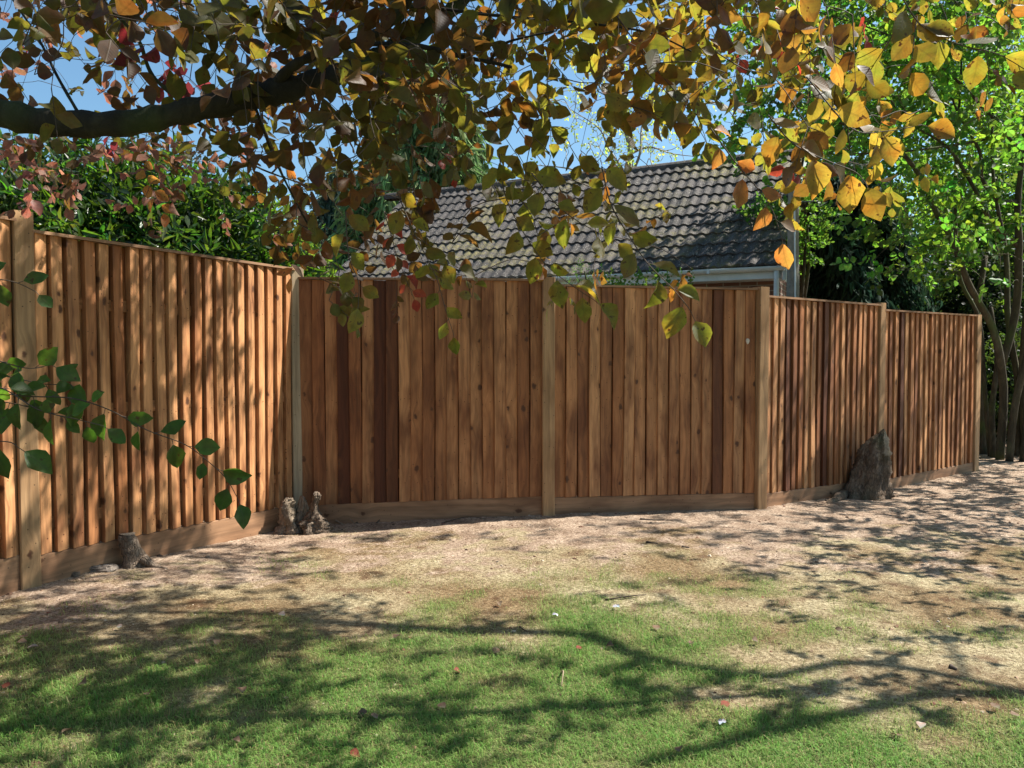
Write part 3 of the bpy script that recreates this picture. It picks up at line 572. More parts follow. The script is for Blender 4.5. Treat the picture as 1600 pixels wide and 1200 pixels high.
# fallen leaves
FL = [(378, 1085, 'b', 'pinkish brown leaf'), (340, 1008, 'b', 'small brown leaf in the shade under the left post, left of the stone'), (186, 985, 'w', 'pale grey fallen leaf on dark turf at left'), (35, 1010, 'b', 'brown leaf on the dark turf below the pale grey leaf'), (52, 1018, 'w', 'pale scrap of leaf on the earth at the left edge'), (36, 1000, 'b', 'brown leaf nearest the left post on the dug earth'), (130, 1073, 'b', 'brown leaf in the deep shade at left, halfway down the lawn'),
      (232, 1090, 'b', 'curled brown leaf lying in shade right of the halfway one'), (105, 1150, 'b', 'large crumpled brown leaf in the grass near the lower left corner'), (10, 1077, 'r', 'reddish leaf at the left edge of the shaded lawn'), (565, 1120, 'b', 'brown leaf left of a matching one near the bottom centre-left'), (585, 1127, 'b', 'brown leaf just right of its match near the bottom centre-left'), (555, 1184, 'r', 'dark red leaf at the bottom edge of the lawn'),
      (310, 1040, 'b', 'brown leaf above another in the shaded grass left of centre'), (318, 1062, 'b', 'brown leaf just below another in the shaded grass left of centre'), (780, 948, 'b', 'upright brown leaf at the top edge of the green grass'), (1025, 985, 'b', 'brown leaf on the thin grass above the long branch shadow'), (1080, 1010, 'b', 'brown leaf resting in the long branch shadow right of centre'), (952, 1014, 'b', 'small upright orange brown leaf beside the long shadow in the lawn'), (905, 1018, 'r', 'dull red leaf in the long shadow just left of the upright one'), (775, 1022, 'b', 'brown leaf at the left start of the long branch shadow'),
      (715, 1052, 'r', 'tiny bright red leaf standing in the middle of the lawn'), (1133, 1108, 'r', 'bright red leaf on the sunlit lawn right of centre'), (1275, 1078, 'b', 'brown leaf on the bare straw patch between the two branch shadows'), (1440, 1140, 'w', 'pale leaf below the lower branch shadow at right'), (1500, 1092, 'b', 'brown leaf in the thick of the lower branch shadow at right'), (1555, 1112, 'b', 'brown leaf second from the right edge in the lower shadow'), (1585, 1125, 'b', 'brown leaf nearest the right edge of the lawn'),
      (868, 966, 'f', 'white feather-like petal at the top of the green grass'), (1127, 1137, 'f', 'bluish white petal in the lawn near the red leaf'), (963, 953, 'f', 'small cream petal just right of the white feather-like petal'), (1180, 1008, 'b', 'lone brown leaf on sunlit grass above the forked shadow'), (690, 1110, 'b', 'brown leaf on bright grass in the bottom middle'), (370, 1165, 'b', 'brown leaf in the shaded grass at the bottom left-centre'), (1310, 990, 'b', 'brown leaf on straw-coloured ground in the right half'), (1060, 1180, 'b', 'brown leaf at the bottom edge right of centre'), (1400, 1155, 'b', 'brown leaf in the bottom right corner of the lawn'), (210, 1035, 'b', 'brown leaf in the shade below the small sawn stump'), (440, 965, 'w', 'bleached leaf on dry ground below the lit left fence'), (620, 1000, 'b', 'brown leaf in the shade left of the middle of the lawn')]
FC = {'b': (.16, .115, .075), 'r': (.2, .06, .035), 'w': (.36, .31, .26), 'f': (.5, .52, .6)}
M_dead = leaf_mat('dry_leaf', .3, .7, .15, .2)
for (x_, y_, k_, lb) in FL:
    q_ = gp(x_, y_)+np.array([0, 0, .02 if k_ != 'f' else .025]); m_ = MB(); c_ = np.array([FC[k_]])*R.uniform(.8, 1.15)
    a_ = R.rand()*6.28; sz = (.036 if k_ != 'f' else .019)*R.uniform(.85, 1.3)
    for e_ in range(1 if k_ != 'f' else 3):
        leaves(m_, BEECH, q_[None]-np.array([[math.cos(a_), math.sin(a_), 0]])*sz*.5*(k_ != 'f'), np.array([[math.cos(a_+e_*2.1), math.sin(a_+e_*2.1), R.normal()*.15]]), np.array([[R.normal()*.25, -.35+R.normal()*.2, 1]]), np.array([sz]), c_, c_, 1.2)
    nm = 'petal' if k_ == 'f' else 'fallen_leaf'
    if lb == 'pinkish brown leaf': lb = 'pinkish brown curled leaf in the dark grass left of centre'
    o = centre(m_.build(nm, M_dead, None, True))
    tag(o, lb or {'b': 'small curled brown beech leaf lying in the turf', 'r': 'dull red fallen leaf half sunk in the grass', 'w': 'bleached pale fallen leaf on the turf at left'}[k_], 'petal' if k_ == 'f' else 'fallen leaf', 'fallen leaves scattered over the lawn' if k_ != 'f' else 'petals dropped on the lawn')

# ---------------------------------------------------------------- house behind the fence
th_ = math.radians(26); Dr = np.array([-math.cos(th_), math.sin(th_), 0]); Nb = np.array([math.sin(th_), math.cos(th_), 0]); up = np.array([0, 0, 1.])
E0 = np.array([3.47, 10., EYE+1.2]); LEN = 7.45; RUN = 2.5; RISE = 2.02; SL = math.hypot(RUN, RISE); Sd = (Nb*RUN+up*RISE)/SL; Nr = np.cross(Sd, Dr); Nr = Nr/np.linalg.norm(Nr)
if Nr[2] < 0: Nr = -Nr
house = empty('bungalow', (E0[0], E0[1], 0)); tag(house, 'low bungalow with lichen-spotted grey tiled roof seen over the fence', 'house')
# tiles
mb = MB(); NC = 11; gauge = SL/NC; PW = .158; NR_ = int(LEN/PW); sub = 8
prof_x = np.arange(NR_*sub+1)/sub*PW; ph = (np.arange(NR_*sub+1) % sub)/sub
zr = .026*np.interp(ph, [0, .125, .25, .375, .5, .625, .75, 1], [0, .3, .75, 1., .95, .6, .2, .0])
rsT = np.random.RandomState(4)
for c_ in range(NC):
    off = rsT.normal(size=NR_//2+2)*.01; ti = (prof_x/(PW*2)).astype(int); to = off[ti]; lift = .018+.009*rsT.rand(NR_//2+2)[ti]; dk = rsT.rand(NR_//2+2)[ti]
    rows = []
    for (sy, dz) in ((c_*gauge-.035, -.012), (c_*gauge-.03, None), (c_*gauge+gauge*.5, None), ((c_+1)*gauge+.02, None)):
        t_ = (sy-c_*gauge)/gauge
        zz = zr+(lift*(1-t_) if dz is None else zr*0+dz+lift*.0)
        rows.append(E0+Dr*prof_x[:, None]+Sd*(sy+to[:, None])+Nr*zz[:, None])
    n_ = len(prof_x); i_ = np.arange(3)[:, None]*n_; j_ = np.arange(n_-1)[None]; Q = np.stack([i_+j_, i_+j_+1, i_+n_+j_+1, i_+n_+j_], -1).reshape(-1, 4)
    cc_ = np.tile(np.stack([dk, np.full(n_, c_/NC), ph], -1), (4, 1)); mb.add(np.concatenate(rows), [Q], cc_, cc_, np.tile(np.stack([prof_x, prof_x*0], -1), (4, 1)))
m, t, N, link = mat('concrete_tile'); tc = N('TexCoord'); at = N('Attribute', attribute_name='col'); sp = N('SeparateColor'); link(at.outputs[0], sp.inputs[0])
n1 = N('TexNoise', i_Scale=15., i_Detail=8., i_Roughness=.82); n2 = N('TexNoise', i_Scale=2., i_Detail=4.); n3 = N('TexVoronoi', i_Scale=26.); n4 = N('TexNoise', i_Scale=1.1, i_Detail=3.)
for n in (n1, n2, n3, n4): link(tc.outputs['Object'], n.inputs['Vector'])
base = mixc(t, link, (.045, .038, .035), (.155, .13, .12), sp.outputs[0]); base = mixc(t, link, base, ramp(t, [(.38, g3(.3)), (.6, g3(1.3))], n1.outputs[0], link), .9, 'MULTIPLY')
a1 = N('Math', operation='MULTIPLY'); link(ramp(t, [(.47, g3(0.)), (.51, g3(1.))], n1.outputs[0], link), a1.inputs[0]); link(ramp(t, [(.34, g3(.5)), (.58, g3(1.))], n2.outputs[0], link), a1.inputs[1])
c = mixc(t, link, base, (.03, .024, .02), a1.outputs[0])
a2 = N('Math', operation='MULTIPLY'); link(ramp(t, [(.16, g3(1.)), (.24, g3(0.))], n3.outputs[0], link), a2.inputs[0]); link(ramp(t, [(.4, g3(.1)), (.6, g3(.9))], n2.outputs[0], link), a2.inputs[1])
c = mixc(t, link, c, (.36, .34, .29), a2.outputs[0])
a3 = N('Math', operation='MULTIPLY'); link(ramp(t, [(.45, g3(0.)), (.6, g3(1.))], n1.outputs[0], link), a3.inputs[0]); link(ramp(t, [(.5, g3(0.)), (.62, g3(.85))], n4.outputs[0], link), a3.inputs[1])
c = mixc(t, link, c, (.2, .17, .05), a3.outputs[0])
bs = N('BsdfPrincipled', i_Roughness=.8); link(c, bs.inputs['Base Color']); bp = N('Bump', i_Strength=1., i_Distance=.025); link(n1.outputs[0], bp.inputs['Height']); link(bp.outputs[0], bs.inputs['Normal'])
o = N('OutputMaterial'); link(bs.outputs[0], o.inputs[0]); M_tile = m
roof = mb.build('roof', M_tile, house)
RG = E0+Sd*SL; mb = MB(); k = 0; x_ = -.05
while x_ < LEN+.03:
    L_ = .44; a_ = RG+Dr*x_+up*(-.05+rsT.normal()*.006); b_ = a_+Dr*(L_+.01); th = np.linspace(-.25, math.pi+.25, 11)
    for r_, q0, q1 in ((.115, a_, b_),):
        V = np.concatenate([[p_+Nb*r_*math.cos(y_)+up*(r_*(.95 if e else 1.02))*math.sin(y_) for y_ in th] for e, p_ in enumerate((q0, q1))]); j_ = np.arange(10); mb.add(V, [np.stack([j_, j_+1, j_+12, j_+11], -1), np.arange(11), np.arange(11)+11], (rsT.rand(), .5, .2))
    x_ += L_
mb.build('ridge', M_tile, roof)
mb = MB(); bk = RG+Nb*RUN-up*RISE; mb.add([RG-up*.03, RG+Dr*LEN-up*.03, bk+Dr*LEN, bk], [np.array([0, 1, 2, 3])], (.3, .5, .2)); mb.add([RG-up*.06, RG+Dr*LEN-up*.06, bk+Dr*LEN-up*.03, bk-up*.03], [np.array([3, 2, 1, 0])], (.3, .5, .2)); mb.build('rear_roof_slope', M_tile, roof)
M_white = plain('weathered_white_plastic', (.62, .66, .64), (.5, .55, .53), .45, 5., .05)
m, t, N, link = mat('brown_brick'); uv = N('UVMap', uv_map='uv'); bk_ = N('TexBrick', i_Scale=1.); bk_.inputs['Color1'].default_value = (.2, .09, .055, 1); bk_.inputs['Color2'].default_value = (.13, .06, .04, 1); bk_.inputs['Mortar'].default_value = (.3, .27, .22, 1)
bk_.inputs['Brick Width'].default_value = .225; bk_.inputs['Row Height'].default_value = .075; bk_.inputs['Mortar Size'].default_value = .006; link(uv.outputs[0], bk_.inputs['Vector'])
bs = N('BsdfPrincipled', i_Roughness=.9); link(bk_.outputs[0], bs.inputs['Base Color']); o = N('OutputMaterial'); link(bs.outputs[0], o.inputs[0]); M_brick = m
mb = MB(); W0 = E0+Nb*.35+Dr*.12; W0[2] = 0; Lw = LEN-.24; Wd = RUN*2-.7; hh_ = E0[2]-.08
def wall(a_, b_, za, zb_):
    l_ = np.linalg.norm(b_-a_); mb.add([a_, b_, b_+up*zb_, a_+up*za], [np.array([0, 1, 2, 3])], uv=[(0, 0), (l_, 0), (l_, zb_), (0, za)])
wall(W0+Dr*Lw, W0, hh_, hh_); wall(W0+Nb*Wd, W0+Nb*Wd+Dr*Lw, hh_, hh_)
for s_ in (0, Lw):
    a_ = W0+Dr*s_; b_ = a_+Nb*Wd; m2_ = (a_+b_)/2; pz = RG[2]-.12; l_ = Wd
    V = [a_, b_, b_+up*hh_, m2_+up*pz, a_+up*hh_]; mb.add(V, [np.array([0, 1, 2, 3, 4])], uv=[(0, 0), (l_, 0), (l_, hh_), (l_/2, pz), (0, hh_)])
mb.build('wall', M_brick, house)
mb = MB(); box(mb, E0+Dr*.0-Nb*.0-up*.18+Nb*.02, Dr*LEN, Nb*.025, up*.16); box(mb, E0-up*.182+Nb*.046, Dr*LEN, Nb*.42, up*.014); mb.build('fascia', M_white, house)
# gutter: half-round trough
mb = MB(); th = np.linspace(math.pi, 2*math.pi, 9); ga = E0-Nb*.045-up*.035; V = []
for s_ in (-.04, LEN+.02):
    V += [ga+Dr*s_+Nb*.058*math.cos(y_)+up*.055*math.sin(y_) for y_ in th]+[ga+Dr*s_+Nb*.05*math.cos(y_)+up*.047*math.sin(y_) for y_ in th[::-1]]
n_ = 18; j_ = np.arange(n_); mb.add(V, [np.stack([j_, (j_+1) % n_, (j_+1) % n_+n_, j_+n_], -1), np.arange(n_)[::-1], np.arange(n_)+n_])
for s_ in (.9, 1.9, 2.9): 
    box(mb, ga+Dr*s_-Nb*.062-up*.06, Dr*.035, Nb*.03, up*.062)
gut = mb.build('gutter', M_white, house, True)
mb = MB(); box(mb, E0-Dr*.012-up*.21-Nb*.03, -Dr*.02, Nb*.35, up*.19); mb.build('bargeboard', M_white, house)
mb = MB(); e1 = E0-Dr*.03+up*(-.05); e2 = e1+Sd*SL; V = [e1, e1-up*.16, e2-up*.16, e2]; V += [v_-Dr*.025 for v_ in V]; mb.add(V, [np.array(x) for x in ((0, 1, 2, 3), (7, 6, 5, 4), (0, 4, 5, 1), (3, 2, 6, 7), (0, 3, 7, 4), (1, 5, 6, 2))]); mb.build('bargeboard', M_white, house)
mb = MB(); dp_ = E0+Dr*.06-Nb*.03; tube(mb, spline([dp_-up*.09, dp_-up*.6, dp_-up*1.4, dp_-up*(E0[2]-.05)], 5), .034, 10); mb.build('downpipe', M_white, house, True)
# weathered pole and its cable
pole = empty('utility_pole', (3.5, 9.7, 0)); tag(pole, 'weathered grey wooden pole at the right end of the roof', 'pole')
mb = MB(); pt_ = [np.array([3.5, 9.7, -.1]), np.array([3.51, 9.7, 1.6]), np.array([3.5, 9.7, 3.6])]; tube(mb, spline(pt_, 6), np.linspace(.105, .06, 13), 14, (.2, .2, .2), rough=.03); mb.build('pole_shaft', plain('weathered_timber', (.16, .15, .12), (.27, .25, .2), .9, 14., .5), pole, True)
mb = MB(); tube(mb, spline([np.array([3.49, 9.58, .3]), np.array([3.5, 9.585, 1.8]), np.array([3.48, 9.62, 3.56])], 8), .011, 6); mb.build('conduit', M_white, pole, True)
mb = MB(); tube(mb, spline([P(1240, 316, 9.7), P(1300, 312, 14), P(1360, 302, 20), P(1420, 280, 30)], 6), .012, 5); tag(centre(mb.build('overhead_cable', plain('black_cable', (.02, .02, .02)), None, True)), 'thin dark cable leading right from the grey pole', 'cable')
# bushes by the eaves
def bush(name, px, D, z0, rx, rz, n, size, cf, label, tpl=OVAL, mt=None, ry=None, cat='shrub', dens_pow=.5, z_base=0, stems=6, K=5, L=.16, shell=.5, D_dir=None, group=None):
    c_ = P(px, 558, D); c_[2] = z0; root = empty(name, (c_[0], c_[1], z_base)); tag(root, label, cat, group)
    ry = ry or rx; v = nrmz(R.normal(size=(n, 3))); rad = (shell+(1-shell)*R.rand(n)**dens_pow); lumpy = .62+.8*fbm(v[:, 0]*2+v[:, 2]*1.7+5, v[:, 1]*2+3, 1.5, 5)+.12*(R.rand(n)<.06)
    B = c_+v*np.array([rx, ry, rz])*(rad*lumpy)[:, None]; B = B[B[:, 2] > z_base+.1]
    mb = MB(); tw = MB(); d = v[:len(B)]*.7+R.normal(size=(len(B), 3))*.5+np.array([0, 0, .45]) if D_dir is None else D_dir(len(B))
    sprig(mb, None, tpl, B, d, L, K, size, cf, .5, .15, 1.)
    mb.build('foliage', mt or M_leaf, root)
    for k in range(stems):
        e = c_+nrmz(R.normal(size=3)+np.array([0, 0, .8]))*np.array([rx, ry, rz])*.75; s_ = np.array([c_[0]+R.normal()*.12, c_[1]+R.normal()*.12, z_base-.05])
        tube(tw, spline([s_, s_*.5+e*.5+R.normal(size=3)*.08, e], 5), np.linspace(.035, .008, 11), 6)
    tw.build('stem', M_hbark, root, True); return root
def cfun(c, t, var=.25, hue=.12):
    c = np.array(c); t = np.array(t)
    def f(n):
        k = R.uniform(1-var, 1+var, (n, 1)); h = 1+R.normal(size=(n, 3))*np.array([hue, hue*.3, hue]); return np.clip(c*k*h, 0, 1), np.clip(t*k*h, 0, 1)
    return f
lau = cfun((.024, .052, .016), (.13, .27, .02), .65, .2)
bush('fern_plant', 908, 9.3, 2.18, .16, .3, 60, .035, cfun((.12, .25, .04), (.4, .7, .08)), 'bright feathery green plant in front of the gutter', LANC, z_base=1.5, stems=2, K=9, cat='plant')
bush('low_shrub', 1000, 9.6, 1.9, .75, .42, 500, .05, cfun((.05, .1, .03), (.2, .35, .04)), 'dark green bush under the white gutter', stems=5)

# ---------------------------------------------------------------- laurel shrub, left
def laurel(name, px, D, z0, rx, rz, ry, n, label, seed, size=.15, cf=lau, up_=.5, K=6):
    return bush(name, px, D, z0, rx, rz, n, size, cf, label, LANC, M_laurel, ry, 'shrub', .7, 0, 14, K, .22, .4)
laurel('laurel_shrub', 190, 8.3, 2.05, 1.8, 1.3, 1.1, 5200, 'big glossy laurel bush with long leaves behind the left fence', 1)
laurel('laurel_shrub', 385, 8.9, 1.85, 1.0, 1.1, .8, 2600, 'brighter laurel bush beside the fence corner, lit yellow-green', 2, .1, cfun((.08, .16, .03), (.4, .62, .05), .3, .15))  # sunlight painted in as a paler, yellower leaf colour
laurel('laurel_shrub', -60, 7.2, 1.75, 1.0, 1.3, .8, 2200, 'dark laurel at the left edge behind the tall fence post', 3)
# ---------------------------------------------------------------- conifers
def conifer(name, px, D, ztop, rb, n, c, label, zb_=.5, lean=0, size=.28, bulge=.6):
    c0_ = P(px, 558, D); base = np.array([c0_[0], c0_[1], 0]); root = empty(name, base); tag(root, label, 'conifer')
    mb = MB(); tw = MB(); tube(tw, spline([base-up*.1, base+up*ztop*.5, base+up*ztop*.97], 4), np.linspace(rb*.07+.05, .02, 9), 8)
    h = R.rand(n)**.75; az = R.rand(n)*6.283; lim = np.clip((1-h)**bulge, .06, 1)*rb; lobe = .78+.3*np.sin(az*5+h*9)+.2*(R.rand(n)-.5); rad = lim*lobe*(.55+.45*R.rand(n)**.4)
    pos = base+np.stack([np.cos(az)*rad, np.sin(az)*rad, zb_+(ztop-zb_)*h+0*rad], -1)
    d = np.stack([np.cos(az), np.sin(az), -1.5+R.normal(size=n)*.5], -1)+R.normal(size=(n, 3))*.35
    cc_ = np.array(c)*R.uniform(.5, 1.5, (n, 1))*(1+R.normal(size=(n, 3))*.1)
    for k in range(3):
        dd = d+R.normal(size=(n, 3))*.4; nn = np.stack([np.cos(az), np.sin(az), .4+0*az], -1)+R.normal(size=(n, 3))*.5
        leaves(mb, (LANC[0], LANC[1], LANC[2], LANC[3]), pos+R.normal(size=(n, 3))*.08, dd, nn, size*R.uniform(.5, 1.2, n), np.clip(cc_, 0, 1), np.clip(cc_*1.6, 0, 1), .8)
    for k in range(26):
        hh = .1+.8*k/26; a_ = k*2.4; p0 = base+up*(zb_+(ztop-zb_)*hh); e = p0+np.array([math.cos(a_), math.sin(a_), -.25])*rb*(1-hh)**bulge*.85; tube(tw, np.array([p0, (p0+e)/2+up*.1, e]), [.05*(1-hh)+.015, .03*(1-hh)+.01, .006], 5, cap=False)
    mb.build('crown', M_conif, root); tw.build('trunk', M_bark, root, True); return root
conifer('conifer_tree', 665, 19, 8.6, 2.45, 12000, (.15, .23, .085), 'tall drooping cypress behind the left end of the roof', 1.5, size=.34, bulge=.5)
conifer('conifer_tree', 535, 22, 6.6, 1.7, 5000, (.09, .14, .09), 'darker slim conifer left of the tall cypress', 1.5, size=.3)
conifer('conifer_tree', 1325, 13.5, 4.6, 1.45, 8000, (.025, .055, .032), 'dark blue-green conifer between the pole and the leafy tree', .3, size=.24, bulge=.45)
conifer('conifer_tree', 1225, 24, 8.2, 1.6, 4500, (.06, .1, .05), 'distant conifer peeping above the right end of the roof ridge', 1.5, size=.3)

# ---------------------------------------------------------------- sparse tree against the sky
base = P(965, 558, 17); base[2] = 0; sp_t = empty('sapling_tree', base); tag(sp_t, 'thin pale bare-branched tree with yellow-green buds beyond the ridge', 'tree')
tw = MB(); nodes = []
for pl in ([(975, 600, .12), (978, 300, .08), (985, 240, .06), (975, 180, .045), (985, 110, .03), (990, 60, .02)], [(978, 290, .04), (1000, 240, .03), (1005, 190, .02), (1040, 120, .012)], [(976, 270, .035), (950, 230, .02), (935, 200, .015), (890, 170, .008)], [(975, 300, .03), (930, 275, .02), (880, 262, .015), (830, 258, .008)],
           [(985, 240, .03), (1015, 230, .02), (1050, 240, .012), (1090, 245, .007)], [(978, 190, .03), (940, 140, .02), (910, 90, .01)], [(985, 130, .02), (1030, 80, .01), (1060, 50, .006)]):
    pts = spline([P(a_, b_, 17+R.normal()*.25) for a_, b_, _ in pl], 6); tube(tw, pts, np.interp(np.linspace(0, 1, len(pts)), np.linspace(0, 1, len(pl)), [x[2] for x in pl]), 6, cap=False); nodes += list(pts)
n_ = 330; bx_ = R.normal(975, 62, n_); by_ = R.uniform(60, 300, n_); B = P(bx_, by_, 17+R.normal(size=n_)*.8)
grow(tw, nodes, None, B, .005, .012, .03, .15, 3); mb = MB()
sprig(mb, None, OVAL, B, R.normal(size=(n_, 3))+up*.4, .22, 5, .07, cfun((.3, .38, .08), (.6, .75, .12)), .6, .1)
mb.build('crown', M_leaf, sp_t); tw.build('trunk', plain('pale_bark', (.2, .18, .14), (.3, .27, .22), .9, 6.), sp_t, True)

# ---------------------------------------------------------------- leafy tree at the right
hz = empty('hazel_tree', gp(1570, 716)); tag(hz, 'many-stemmed leafy green tree with dark trunks beyond the last fence post', 'tree')
ST = [([(1562, 722, 10.3, 9), (1568, 620, 10.3, 8.5), (1560, 545, 10.2, 8), (1545, 500, 10.2, 7.5), (1512, 440, 10, 6.5), (1490, 380, 9.9, 6), (1462, 330, 9.8, 5.5), (1440, 280, 9.7, 5), (1400, 230, 9.5, 4), (1340, 200, 9.4, 3), (1280, 185, 9.3, 1.5)]),
      ([(1566, 570, 10.3, 8), (1588, 480, 10.3, 8), (1592, 380, 10.3, 7.5), (1590, 320, 10.3, 6.5), (1598, 240, 10.3, 5), (1606, 120, 10.3, 4), (1600, -60, 10.3, 2)]),
      ([(1600, 722, 10.1, 10), (1612, 620, 10.1, 10), (1632, 500, 10, 9), (1660, 300, 9.8, 7), (1640, 80, 9.7, 4)]),
      ([(1548, 724, 10.6, 5), (1538, 600, 10.6, 4.5), (1530, 500, 10.6, 4), (1497, 420, 10.6, 4), (1494, 250, 10.6, 3.5), (1502, 110, 10.6, 2), (1500, -20, 10.6, 1)]),
      ([(1590, 385, 10.3, 5), (1545, 340, 10.2, 4.5), (1520, 290, 10.1, 4), (1480, 230, 10, 3), (1420, 190, 9.8, 2), (1370, 130, 9.7, 1)]),
      ([(1588, 315, 10.3, 5), (1560, 312, 10.2, 4.5), (1535, 280, 10.2, 4), (1530, 235, 10.1, 3.5), (1490, 160, 10, 2), (1470, 60, 9.9, 1)]),
      ([(1590, 722, 10.7, 7), (1590, 600, 10.7, 6.5), (1575, 500, 10.7, 6), (1572, 400, 10.8, 5), (1550, 250, 10.9, 3), (1560, 50, 11, 1.5)]),
      ([(1606, 205, 10.3, 3), (1500, 225, 10, 2.5), (1400, 238, 9.7, 2), (1320, 240, 9.5, 1)]),
      ([(1537, 724, 10.9, 9), (1530, 600, 10.9, 8), (1526, 500, 10.9, 7), (1540, 400, 11, 5)]), ([(1552, 724, 10.5, 7), (1550, 640, 10.5, 6), (1558, 560, 10.5, 5), (1548, 480, 10.5, 4)]), ([(1606, 724, 10.6, 10), (1598, 600, 10.6, 8), (1604, 480, 10.6, 7)]),
      ([(1577, 722, 10.15, 8), (1585, 640, 10.15, 7), (1604, 560, 10.1, 7), (1640, 430, 10, 6), (1720, 250, 9.6, 4), (1850, 0, 9.2, 3), (2000, -300, 8.8, 2)]),
      ([(1598, 240, 10.3, 3.5), (1500, 130, 9.9, 3), (1400, 60, 9.5, 2), (1250, 10, 9.1, 1)]),
      ([(1640, 300, 9.9, 5), (1700, 0, 9.5, 5), (1760, -400, 9.2, 4), (1700, -700, 8.9, 2)]),
      ([(1700, -20, 9.5, 4), (1500, -300, 9, 3), (1250, -500, 8.7, 2)])]
tw = MB(); nodes = []
for k, pl in enumerate(ST):
    pts = spline([P(a_, b_, c_) for a_, b_, c_, _ in pl], 6); r_ = np.interp(np.linspace(0, 1, len(pts)), np.linspace(0, 1, len(pl)), [x[3]*x[2]/F*.72 for x in pl])
    m_ = MB(); tube(m_, pts, r_, 10, (.3, .3, .3), rough=.12, seed=k); m_.build('trunk' if pl[0][1] > 700 else 'limb', M_hbark, hz, True); nodes += list(pts)
HZ = ["00000000000000000000000579999999", "00000000000000000000000688999999", "00000000000000000000003789999998", "00000000000000000000002688888889", "00000000000000000000004788888888", "00000000000000000000005666676667",
      "00000000000000000000000312456665", "00000000000000000000000000256665", "00000000000000000000000000156653", "00000000000000000000000000134442", "00000000000000000000000000000001", "00000000000000000000000000000001", "00000000000000000000000000000000"]
def cells(rows, y0, areaf, dsamp, extra=0):
    """draws shoot bases so that every table cell is covered to its density"""
    out = []; nr = len(rows); nc = len(rows[0])
    for r_ in range(nr):
        for c_ in range(nc):
            f_ = int(rows[r_][c_])/10.
            if not f_: continue
            tot = -math.log(max(1-f_, .05))*2500; a_ = 0; g = 0
            while a_ < tot and g < 60:
                g += 1; px = (c_+R.rand())*50; py = y0+(r_+R.rand())*50; D = dsamp(px, py); ar = areaf(D)
                if R.rand() < min(1, (tot-a_)/ar+.0): out.append((px, py, D))
                a_ += ar
    return np.array(out)
q_ = cells(HZ, -60, lambda D: 5*.3*(.085*F/D)**2, lambda a_, b_: R.uniform(8.9, 11.8)); q_ = q_[(q_[:, 1] < 480)]
B = P(q_[:, 0], q_[:, 1], q_[:, 2]); print('hazel', len(B))
nr_ = len(B)
grow(tw, nodes, None, B[R.rand(nr_) < .75], .003, .007, .02, .14, 3)
mb = MB(); hcf = cfun((.07, .14, .03), (.2, .4, .035), .55, .18)
sprig(mb, None, MIDL, B, R.normal(size=(nr_, 3))*.8+np.array([-.3, -.2, -.1]), .2, 6, .095, hcf, .55, .25, 1.15)
HZB = (mb, tw, nodes)                   # finished after the shade pass
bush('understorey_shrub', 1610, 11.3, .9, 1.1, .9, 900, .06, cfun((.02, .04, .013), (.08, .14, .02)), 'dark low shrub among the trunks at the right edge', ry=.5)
bush('garden_hedge', 1590, 13.2, 1.5, 1.9, 1.5, 3400, .08, cfun((.018, .03, .012), (.03, .055, .01)), 'dark shaded hedge behind the right-hand trunks', ry=.7, cat='hedge', K=6)  # the tree's shade is put into this near-black leaf colour
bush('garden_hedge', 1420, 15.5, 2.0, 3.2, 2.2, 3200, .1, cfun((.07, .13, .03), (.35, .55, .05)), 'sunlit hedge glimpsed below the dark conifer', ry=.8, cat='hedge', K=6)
bush('ivy_plant', 1190, 11.2, 3.22, .38, .35, 170, .07, cfun((.04, .09, .03), (.15, .32, .04)), 'dark ivy shoots hanging over the right end of the roof ridge', MIDL, z_base=2.7, stems=4, cat='ivy', K=6)
bush('ivy_plant', 1245, 11.7, 3.35, .42, .6, 240, .07, cfun((.05, .11, .03), (.2, .4, .04)), 'dense ivy round the top of the grey pole', MIDL, z_base=2.3, stems=4, cat='ivy', K=6)
bush('broadleaf_tree', 1480, 19, 5.2, 4.6, 4.4, 5200, .13, cfun((.06, .13, .03), (.25, .48, .04)), 'tall green tree filling the sky behind the many-stemmed tree', MIDL, ry=2, cat='tree', stems=9, K=6, L=.35)
bush('broadleaf_tree', 1600, 16, 3.4, 1.9, 2.6, 2600, .1, cfun((.05, .1, .03), (.2, .4, .04)), 'green tree at the right edge behind the thick stems', MIDL, ry=1, cat='tree', stems=6, K=6, L=.3)
bush('garden_hedge', 60, 16, 1.6, 5, 1.6, 3000, .12, cfun((.05, .1, .03), (.2, .4, .05)), 'far hedge behind the laurel bushes', ry=1, cat='hedge', K=5)

bush('understorey_shrub', 1545, 11.9, 1.0, .55, 1.1, 1500, .07, cfun((.012, .022, .01), (.02, .035, .008)), 'dark bush filling the gap behind the last fence post', ry=.35, K=6)  # added with near-black leaves to darken the gap
